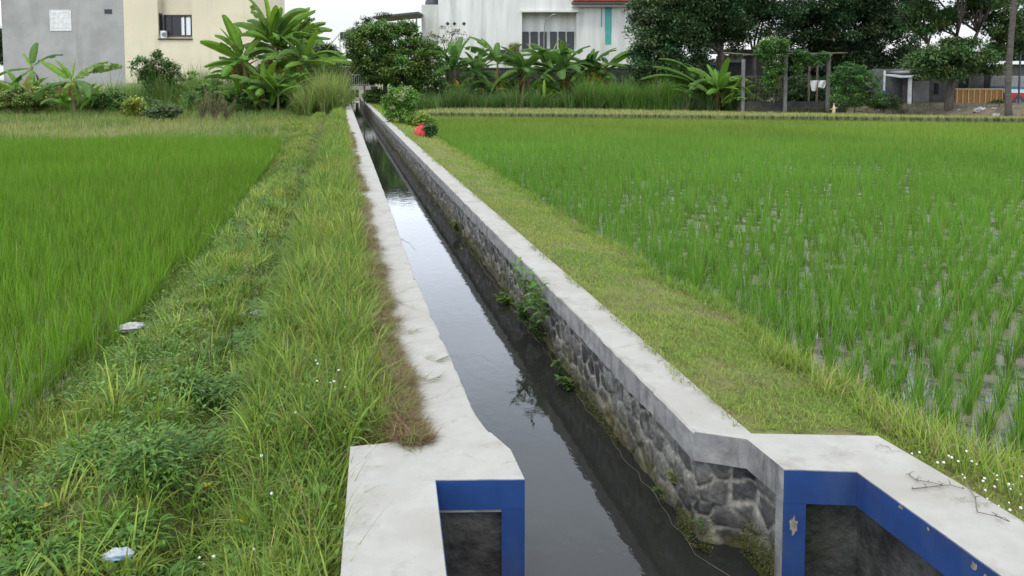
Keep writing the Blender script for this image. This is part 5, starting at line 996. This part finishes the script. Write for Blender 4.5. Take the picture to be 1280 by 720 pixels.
# left small ones
banana('small banana plant before the grey wall with drooping leaves and a lime new leaf', gb(93, 46, 143), 2.05, [(185, 12, 'dark', 1.05), (170, 28, 'green', .95), (0, 30, 'green', 1.1), (350, 18, 'dark', 1.1), (30, 45, 'green', .8), (150, 50, 'green', .8), (270, 0, 'green', .6), (300, 20, 'yellow', .42), (200, -10, 'brown', .65), (60, 82, 'new', .5), (120, 75, 'green', .45), (330, -15, 'brown', .5)], 9, r0=.10, lean=(-.08, 0), group=GRP)
banana('banana plant at the left edge with one long flat leaf and one upright torn leaf', gb(40, 50, 142), 2.9, [(180, 3, 'dark', 1.0), (100, 84, 'dark', .85), (15, 45, 'dark', .8), (190, -25, 'green', 1.0), (320, -20, 'green', .8), (150, 55, 'new', .5), (220, -40, 'green', .8)], 10, lean=(.1, 0), group=GRP)
# middle row before the white building
for lb, px, D_, hs, lv, sd_ in (
    ('half hidden banana plant touching the right side of the round tree', 568, 57, 2.6, spread(7, 21, (80, 10), 'dark', .95, [(100, 80, 'new', .8)]), 21),
    ('banana plant with two tall leaves spreading like a V before the white wall', 622, 57, 3.0, [(165, 62, 'dark', 1.05), (20, 66, 'dark', 1.0), (180, 40, 'dark', 1.0), (190, 10, 'dark', 1.0), (350, 5, 'green', 1.0), (0, 25, 'dark', 1.0), (250, 20, 'dark', .8), (90, 60, 'dark', .9), (200, 75, 'green', .8)], 22),
    ('banana plant with withered stem just left of the six windows', 655, 56, 2.5, spread(6, 23, (70, -5), 'dark', .9, [(300, -50, 'brown', 1), (180, 15, 'green', 1.1), (240, -55, 'brown', .9)]), 23),
    ('banana plant with lime centre leaves beneath the six windows', 684, 57, 2.7, spread(8, 24, (80, 10), 'green', .95, [(190, 55, 'new', .8), (20, 60, 'new', .7), (310, -30, 'yellow', 1.0)]), 24),
    ('banana plant below the right window with a hanging rust brown leaf', 704, 56, 2.5, spread(7, 25, (75, 0), 'dark', .95, [(335, -35, 'brown', 1.2), (100, 70, 'new', .7)]), 25),
    ('banana plant left of the teal stain with one stubby upright leaf', 737, 57, 2.6, spread(7, 26, (60, -10), 'dark', .95, [(95, 86, 'dark', .55), (195, -45, 'green', 1), (300, -20, 'yellow', .6)]), 26),
    ('banana plant under the teal stain with one long leaf rising to the right', 757, 56.5, 2.7, [(15, 62, 'green', 1.25), (5, 20, 'dark', 1.0), (180, 15, 'dark', 1.0), (350, 0, 'dark', .9), (160, 45, 'dark', .9), (190, -40, 'green', 1.0), (270, 10, 'green', .8), (10, 40, 'green', 1.2), (80, 50, 'dark', .8)], 27),
    ('dark banana plant half lost behind the others right of the round tree', 596, 60, 2.4, spread(7, 28, (80, 5), 'dark', .9), 28),
    ('pale young banana sucker in the grass below the windows', 680, 53, .5, [(100, 80, 'new', .6), (20, 50, 'new', .55), (170, 45, 'green', .55), (300, 40, 'green', .5), (230, 50, 'new', .5)], 29)):
    banana(lb, gb(px, D_), hs * (1.12 if hs > 1 else 1), lv, sd_, r0=.12 if hs > 1 else .06, group=GRP, scale=1.12 if hs > 1 else 1)
banana('broad low banana with huge dark leaves bending left under the mango tree', gb(886, 52, 138), 1.3, [(175, 28, 'dark', 1.25), (185, 8, 'dark', 1.1), (165, 45, 'dark', 1.1), (0, 30, 'green', .8), (30, 60, 'green', .7), (150, 70, 'dark', .8), (260, 20, 'green', .8), (200, 15, 'dark', 1.2), (190, 35, 'dark', 1.2), (0, 20, 'dark', 1.1), (20, 40, 'dark', 1.1), (220, 45, 'dark', 1.0), (140, 20, 'dark', 1.0)], 30, group=GRP, scale=1.35)
banana('green banana clump beside the first pergola post, leaves fanning out', gb(897, 50.5, 138), 1.5, spread(8, 31, (75, -5), 'green', .8, [(280, -50, 'brown', .8), (250, -60, 'brown', .7)]), 31, group=GRP, scale=1.15)
banana('banana plant with tall leaves showing over the right shoulder of the round tree', gb(535, 62, 130), 3.9, [(50, 62, 'dark', 1.0), (20, 45, 'green', .9), (110, 80, 'dark', .9), (180, 50, 'dark', .9), (340, 10, 'dark', .9), (70, 75, 'green', .8)], 32, group=GRP)

# ---- dry weeds before the left clump
for k, (px, py, hh, lb) in enumerate(((252, 150, 1.6, 'dry brown seeding weed left of the tall banana clump'), (268, 151, 1.9, 'tallest dry seeding weed before the tall banana clump'), (283, 152, 1.3, 'shorter dry weed right of the tallest dry weed'))):
    P = G(px, py, -.42); t_ = thing('dry_weed', lb, 'weed', P, 0, 'dry weeds at the back of the left paddy'); mb = MB(); rr = random.Random(k); Bl = Blades()
    for i in range(16):
        top = (rr.uniform(-.6, .6), rr.uniform(-.3, .3), hh * rr.uniform(.5, 1)); limb(mb, (0, 0, -.05), top, .014, .005, rr, .1, 5, 4); n_ = 40; s_ = rng.random(n_)[:, None] * .8 + .2
        Bl.add(np.array(top)[None] * s_ + rng.normal(0, .05, (n_, 3)), U(.08, .2, n_), U(.015, .035, n_), U(.2, 1.4, n_), U(0, 1, n_), U(0, 6.28, n_), jit([.14, .13, .05], n_), jit([.13, .12, .05], n_), 2)
    mb.build('stem', M['timber'], t_); link('foliage', Bl.mesh('foliage', M['blade']), None, t_)

# ------------------------------------------------------------------ small things near the canal
def weed(label, P, hh, n_st, nl, ln, wd, col, seed, lean=(0, 0), grp='weeds rooted in the right canal wall'):
    hh *= 1.15; ln *= 1.3; wd *= 1.4; nl = int(nl * 1.3); t_ = thing('wall_weed', label, 'weed', P, 0, grp); rr = random.Random(seed); mb = MB(); Bl = Blades(); r_ = np.random.default_rng(seed)
    for i in range(n_st):
        top = np.array([lean[0] + rr.uniform(-.28, .2) * hh, lean[1] + rr.uniform(-.35, .35) * hh, hh * rr.uniform(.6, 1)]); pts_ = limb(mb, (0, 0, 0), top, .006, .002, rr, .15, 6, 5)
        s_ = np.linspace(.15, 1, nl); Q = np.stack([np.interp(s_ * 5, range(6), [p_[k] for p_ in pts_]) for k in range(3)], -1)
        Bl.leaf(Q, ln * r_.uniform(.7, 1.2, nl), wd * r_.uniform(.8, 1.2, nl), np.arange(nl) * 2.4 + rr.uniform(0, 6), r_.uniform(-.2, .8, nl), np.asarray(col)[None] * (1 + r_.normal(0, .2, (nl, 1))).clip(.5, 1.6))
    mb.build('stem', M['bananastem'], t_); link('foliage', Bl.mesh('foliage', M['leaf']), None, t_)
def wallpt(px, py): d = ray(px, py); return CAM + d * ((1.69) / d[0])
weed('tallest leafy weed sprouting over the right coping', wallpt(668, 392), .42, 4, 14, .10, .03, (.09, .20, .035), 1, (-.04, 0))
weed('tall leafy weed on the right wall just nearer than the tallest one', wallpt(681, 405), .34, 3, 12, .11, .026, (.10, .21, .04), 2, (-.05, 0))
weed('bushy weed hanging at the water line far along the weedy stretch', wallpt(637, 388), .16, 9, 12, .045, .025, (.11, .19, .03), 3, (-.08, 0))
weed('bushy weed between the tall weeds and the water', wallpt(660, 405), .18, 9, 12, .05, .022, (.07, .14, .03), 4, (-.07, 0))
weed('dark low weed below the second tall weed', wallpt(678, 425), .18, 8, 10, .045, .025, (.055, .11, .03), 5, (-.07, 0))
weed('broad weed clinging low to the wall nearest the viewer of the weedy stretch', wallpt(705, 470), .12, 6, 9, .03, .018, (.075, .14, .035), 6, (-.07, 0))
weed('small weed at the foot of the wall below the broad one', wallpt(716, 490), .12, 8, 10, .04, .025, (.08, .15, .04), 7, (-.06, 0))
weed('little yellow green weed low on the wall farther along the canal', wallpt(585, 325), .14, 7, 10, .05, .03, (.14, .22, .035), 8, (-.06, 0))
weed('pale weed patch high on the wall beyond the yellow green one', wallpt(573, 290), .16, 7, 10, .05, .03, (.10, .16, .04), 9, (-.06, 0))
weed('small fern like weed at the water line near the bend', wallpt(830, 622), .06, 5, 7, .02, .012, (.07, .13, .03), 10, (-.05, 0))
weed('tiny weed in the stone joint above the fern like weed', wallpt(846, 604), .06, 5, 7, .025, .008, (.13, .17, .05), 11, (-.04, 0))
weed('little weed in a joint midway down the near wall', wallpt(880, 660), .045, 5, 6, .018, .011, (.06, .12, .03), 12, (-.04, 0))
P = np.array([2.235, 2.45, -.52]); weed('single tiny green sprig in the dark panel under the blue band', P, .05, 3, 5, .03, .014, (.05, .16, .04), 13, (-.03, -.01), grp=None)
# mossy fringe along the foot of the right wall
Bl = Blades(); n_ = 22000; y = 2.9 + 28 * rng.random(n_) ** 1.5; k = fbm(y * 1.3, y * 0, 29) > .44; y = y[k]; n_ = len(y); z_ = -.575 + .16 * rng.random(n_) ** 2.2 * (fbm(y * 2, y * 0, 30) * 2); x = np.where(y < 3.3, 1.66 + (3.3 - y) * .55, 1.665) - .01 * rng.random(n_)
x = np.where(y < 3.18, 1.88, x); Bl.leaf(np.stack([x, y, z_], -1), U(.006, .018, n_), U(.004, .010, n_), np.pi + rng.normal(0, .8, n_), U(-.6, .6, n_), jit([.085, .095, .03], n_, .3, .2))
tag(link('moss', Bl.mesh('moss', M['blade'])), 'olive moss and small weeds along the foot of the right canal wall', 'moss', kind='stuff')
# cord on the water line
mb = MB(); pts_ = []
for i in range(90): y = 2.75 + i * .09; pts_.append((1.635 + .012 * math.sin(i * .7) + .008 * math.sin(i * 2.3) + (.012 if i % 7 else .03) - max(0, 3.2 - y) * -.35, y, -.572 + .006 * math.sin(i * 1.3)))
tag(mb.tube(pts_, .0015, 6).build('cord', M['timber'], None, True), 'thin grey cord trailing along the water at the foot of the right wall', 'cord')
# litter
def bag(name, label, cat, P, sx_, sy_, sz_, mat, seed, knot=False, flat=.2, crump=1.0):
    t_ = thing(name, label, cat, P); r_ = np.random.default_rng(seed); nu, nv = 40, 22; V = []
    for j in range(nv + 1):
        for i in range(nu):
            a = i / nu * 2 * np.pi; b_ = j / nv * np.pi; d = np.array([math.sin(b_) * math.cos(a), math.sin(b_) * math.sin(a), math.cos(b_)])
            k = 1 + crump * .8 * (float(fbm(d[0] * 2.2 + 5, d[1] * 2.2 + d[2] * 1.7, seed)) - .47) + crump * .7 * (float(fbm(d[0] * 5 + 5, d[1] * 5 + d[2] * 4, seed + 3)) - .47)
            p_ = d * np.array([sx_, sy_, sz_]) * k
            if d[2] < -flat: p_[2] = max(p_[2], -flat * sz_)
            V.append(p_ + np.array([0, 0, flat * sz_]))
    f_ = [(j * nu + i, j * nu + (i + 1) % nu, (j + 1) * nu + (i + 1) % nu, (j + 1) * nu + i) for j in range(nv) for i in range(nu)]
    MB().add(V, f_).build('bag_body', mat, t_, True)
    if knot:
        mb = MB(); mb.tube([(-.01, 0, sz_ * 1.0), (0, 0, sz_ * 1.22), (.03, .02, sz_ * 1.36), (.09, .03, sz_ * 1.42)], [sx_ * .22, sx_ * .10, sx_ * .14, sx_ * .22], 9); mb.tube([(0, 0, sz_ * 1.22), (-.06, .01, sz_ * 1.38), (-.10, -.02, sz_ * 1.34)], [sx_ * .10, sx_ * .14, sx_ * .05], 9); mb.build('knot', mat, t_, True)
    return t_
bag('plastic_bag', 'bulging red plastic bag lying on the right bank by the small dark bush', 'bag', G(526, 170, -.1), .21, .19, .28, M['bag_red'], 3, True, crump=.35)
bag('plastic_bag', 'crumpled white plastic bag at the edge of the left paddy', 'bag', G(165, 412, -.28), .115, .08, .042, M['bag_white'], 4)
bag('plastic_bag', 'crumpled pale blue and white bag in the near left grass', 'bag', G(148, 696, -.18), .05, .03, .028, M['bag_blue'], 5)
bag('plastic_bag', 'greyish plastic scrap in the gutter of the left bank', 'bag', G(325, 392, -.19), .08, .04, .02, M['bag_white'], 6)
for k, (px, u_, s_, lb) in enumerate(((1225, .55, .42, 'largest white sack of rubbish on the embankment near the palm'), (1246, .3, .25, 'long white scrap on the embankment between big sack and palm'), (1200, .6, .14, 'tiny white scrap on the embankment right of the tree trunk'), (1243, .75, .2, 'upper white scrap on the embankment beside the palm'), (1100, .25, .16, 'small white scrap at the left foot of the embankment'))):
    bag('rubbish', lb, 'rubbish', embz(px, u_), s_, s_ * .6, s_ * .5, M['bag_white'], 20 + k)
# scarecrow like stake in the stubble and thin post in the reeds
P = G(1042, 146, -.35); t_ = thing('stake', 'small pale straw wrapped stake in the stubble before the pergola', 'stake', P); MB().tube([(0, 0, -.1), (0, 0, .75)], .03, 6).build('post', M['batten'], t_); MB().tube([(-.22, 0, .42), (.22, .02, .5)], .025, 6).build('crossbar', M['batten'], t_)
MB().tube([(0, 0, .1), (0, 0, .3), (.01, 0, .55), (0, 0, .62)], [.10, .09, .07, .03], 8).build('straw_wrap', M['batten'], t_, True)
P = G(653, 139, -.35); t_ = thing('stake', 'thin dark stake standing in the grass below the six windows', 'stake', P); MB().tube([(0, 0, -.1), (.02, 0, 1.7)], .02, 6).build('post', M['timber'], t_)
P = G(480, 132, -.2); t_ = thing('stake', 'short reddish brown post at the foot of the round tree', 'stake', P); MB().tube([(0, 0, -.1), (.02, 0, .9)], [.09, .07], 8).build('post', mat_plain('red brown wood', (.16, .06, .035)), t_)
# twigs on the right arm
def twig(label, pts_, seed, P):
    t_ = thing('dry_twig', label, 'twig', P); rr = random.Random(seed); mb = MB(); pts_ = [np.array(p_) - P for p_ in pts_]; mb.tube(pts_, list(np.linspace(.0028, .0014, len(pts_))), 6).build('stem', M['timber'], t_, True)
    for i in range(9):
        a = pts_[rr.randint(0, len(pts_) - 1)]; b_ = a + np.array([rr.uniform(-.03, .03), rr.uniform(-.03, .03), rr.uniform(.001, .015)]); MB().tube([a, (a + b_) / 2 + np.array([0, 0, .006]), b_], [.0016, .0013, .0008], 5).build('side_shoot', M['timber'], t_, True)
q = [G(px, py, .012) for px, py in ((1140, 611), (1158, 609), (1175, 607), (1188, 606), (1205, 611))]; twig('dry twig lying across the right concrete arm toward the flowers', q, 1, q[0])
q = [G(px, py, .012) for px, py in ((1136, 593), (1145, 600), (1160, 602), (1178, 606))]; twig('knobbly dry twig on the back edge of the right concrete arm', q, 2, q[0])
q = [G(px, py, .014) for px, py in ((1208, 604), (1219, 622), (1222, 640), (1245, 645), (1262, 652))]; twig('curved dry stem hooked over the grass edge of the right arm', q, 3, q[0])
q = [G(px, py, .012) for px, py in ((503, 300), (512, 304), (518, 312))]; twig('little curled twig hanging over the left coping toward the water', [*q], 4, q[0])
# green runners creeping over the left coping
for k, (pp_, lb) in enumerate((([(470, 378), (490, 374), (505, 380), (518, 385)], 'grass runner lying across the left coping, farthest one'), ([(478, 412), (500, 418), (522, 412)], 'broad grass runner crossing the left coping in the middle'), ([(530, 446), (545, 451), (560, 446)], 'single green grass leaf near the water edge of the left coping'), ([(520, 470), (535, 476), (548, 472)], 'withered runner near the dry grass patch on the left coping'))):
    q = [G(px, py, .01) for px, py in pp_]; t_ = thing('grass_runner', lb, 'grass runner', q[0], 0, None); MB().tube([p_ - q[0] for p_ in q], .0014, 5).build('stem', M['batten'], t_, True); Bl = Blades(); n_ = 26; s_ = rng.random(n_) * (len(q) - 1.001); Q = np.array([q[int(a)] * (1 - a % 1) + q[int(a) + 1] * (a % 1) - q[0] for a in s_])
    hd_ = math.atan2(*(q[-1] - q[0])[[1, 0]]); Bl.add(Q, U(.04, .10, n_), U(.004, .008, n_), U(1.0, 1.5, n_), U(-.1, .4, n_), hd_ + rng.normal(0, .5, n_), jit([.13, .16, .05], n_, .3), jit([.13, .17, .05], n_, .3), 3); link('blade', Bl.mesh('blade', M['blade']), None, t_)
# wild flowers
V = []; nu, nv = 10, 6
for j in range(nv + 1):
    for i in range(nu): a = i / nu * 6.283; b_ = j / nv * 3.1416; k = 1 + .12 * ((i + j) % 2); V.append((.0085 * k * math.sin(b_) * math.cos(a), .0085 * k * math.sin(b_) * math.sin(a), .0075 * k * math.cos(b_)))
hm = MB().add(V, [(j * nu + i, j * nu + (i + 1) % nu, (j + 1) * nu + (i + 1) % nu, (j + 1) * nu + i) for j in range(nv) for i in range(nu)])
M['petal'] = mat_plain('white petals', (.70, .69, .62), .8)
f0 = thing('wildflower', 'small round white wildflower on a thin stalk beside the right concrete arm', 'flower', (0, 0, -50), 0, 'white wildflowers right of the arm')
fs_ = MB().tube([(0, 0, 0), (.006, 0, .06), (0, .004, .12)], [.0016, .0013, .001], 5).build('stalk', M['bananastem'], f0, True); fh_ = hm.build('flower_head', M['petal'], f0, True); fh_.location = (0, .004, .122)
def flower(x, y, z, s_, label, group, first=[True]):
    if first[0]: t_ = f0; first[0] = False
    else:
        t_ = f0.copy(); COL.objects.link(t_)
        for ch in (fs_, fh_): c_ = ch.copy(); COL.objects.link(c_); c_.parent = t_; c_.matrix_parent_inverse = Matrix()
    t_.location = (float(x), float(y), float(z)); t_.rotation_euler = (random.uniform(-.3, .3), random.uniform(-.3, .3), random.uniform(0, 6.3)); t_.scale = (s_, s_, s_); t_['label'] = label; t_['group'] = group
rr = random.Random(5)
for px, py in [(1143, 557), (1148, 560), (1182, 558), (1190, 568), (1193, 566), (1182, 576), (1200, 580), (1204, 590), (1217, 568), (1222, 569), (1227, 588), (1246, 573), (1249, 581), (1248, 585), (1231, 603), (1241, 595), (1262, 587), (1272, 584), (1258, 592), (1262, 598), (1278, 580), (1263, 612), (1271, 638), (1250, 625), (1187, 601), (1192, 602), (1211, 597), (1225, 597), (1236, 611), (1278, 600), (1275, 624), (1170, 571), (1212, 552), (1200, 548)]:
    q = G(px, py, 0); x, y = q[0], q[1]; flower(x, y, max(-.14, float(zr(x, y))), rr.uniform(.4, .7), 'small round white wildflower on a thin stalk beside the right concrete arm', 'white wildflowers right of the arm')
for px, py in [(246, 594), (245, 603), (242, 610), (270, 626), (181, 637), (169, 654), (177, 660), (156, 658), (139, 673), (180, 677), (194, 671), (227, 640), (208, 649), (396, 462), (410, 480), (416, 486), (425, 470), (365, 515), (342, 583), (392, 455), (402, 478), (310, 640), (330, 545), (431, 492)]:
    q = G(px, py, .06); x, y = q[0], q[1]; flower(x, y, float(zl(x, y)) + .04, rr.uniform(.6, .85), 'small round white wildflower on a thin stalk in the left bank grass', 'white wildflowers in the left bank grass')
for k, (px, py, lb) in enumerate(((256, 556, 'yellow leaf poking from the near left grass'), (55, 583, 'broad yellow green leaf low at the left edge'))):
    P = G(px, py, .0); P[2] = float(zl(P[0], P[1])) + .10; t_ = thing('yellow_leaf', lb, 'leaf', P); Bl = Blades(); Bl.leaf(np.zeros((3, 3)), np.array([.045, .04, .035]), np.array([.02, .018, .016]), np.array([.4, 1.9, 3.6]), np.array([.5, .3, .4]), np.array([[.36, .32, .05]] * 3)); link('blade', Bl.mesh('blade', M['leaf']), None, t_); MB().tube([(0, 0, -.12), (0, 0, 0)], .002, 5).build('stalk', M['bananastem'], t_)
print('objects', len(bpy.data.objects), 'polys', sum(len(m_.polygons) for m_ in bpy.data.meshes))
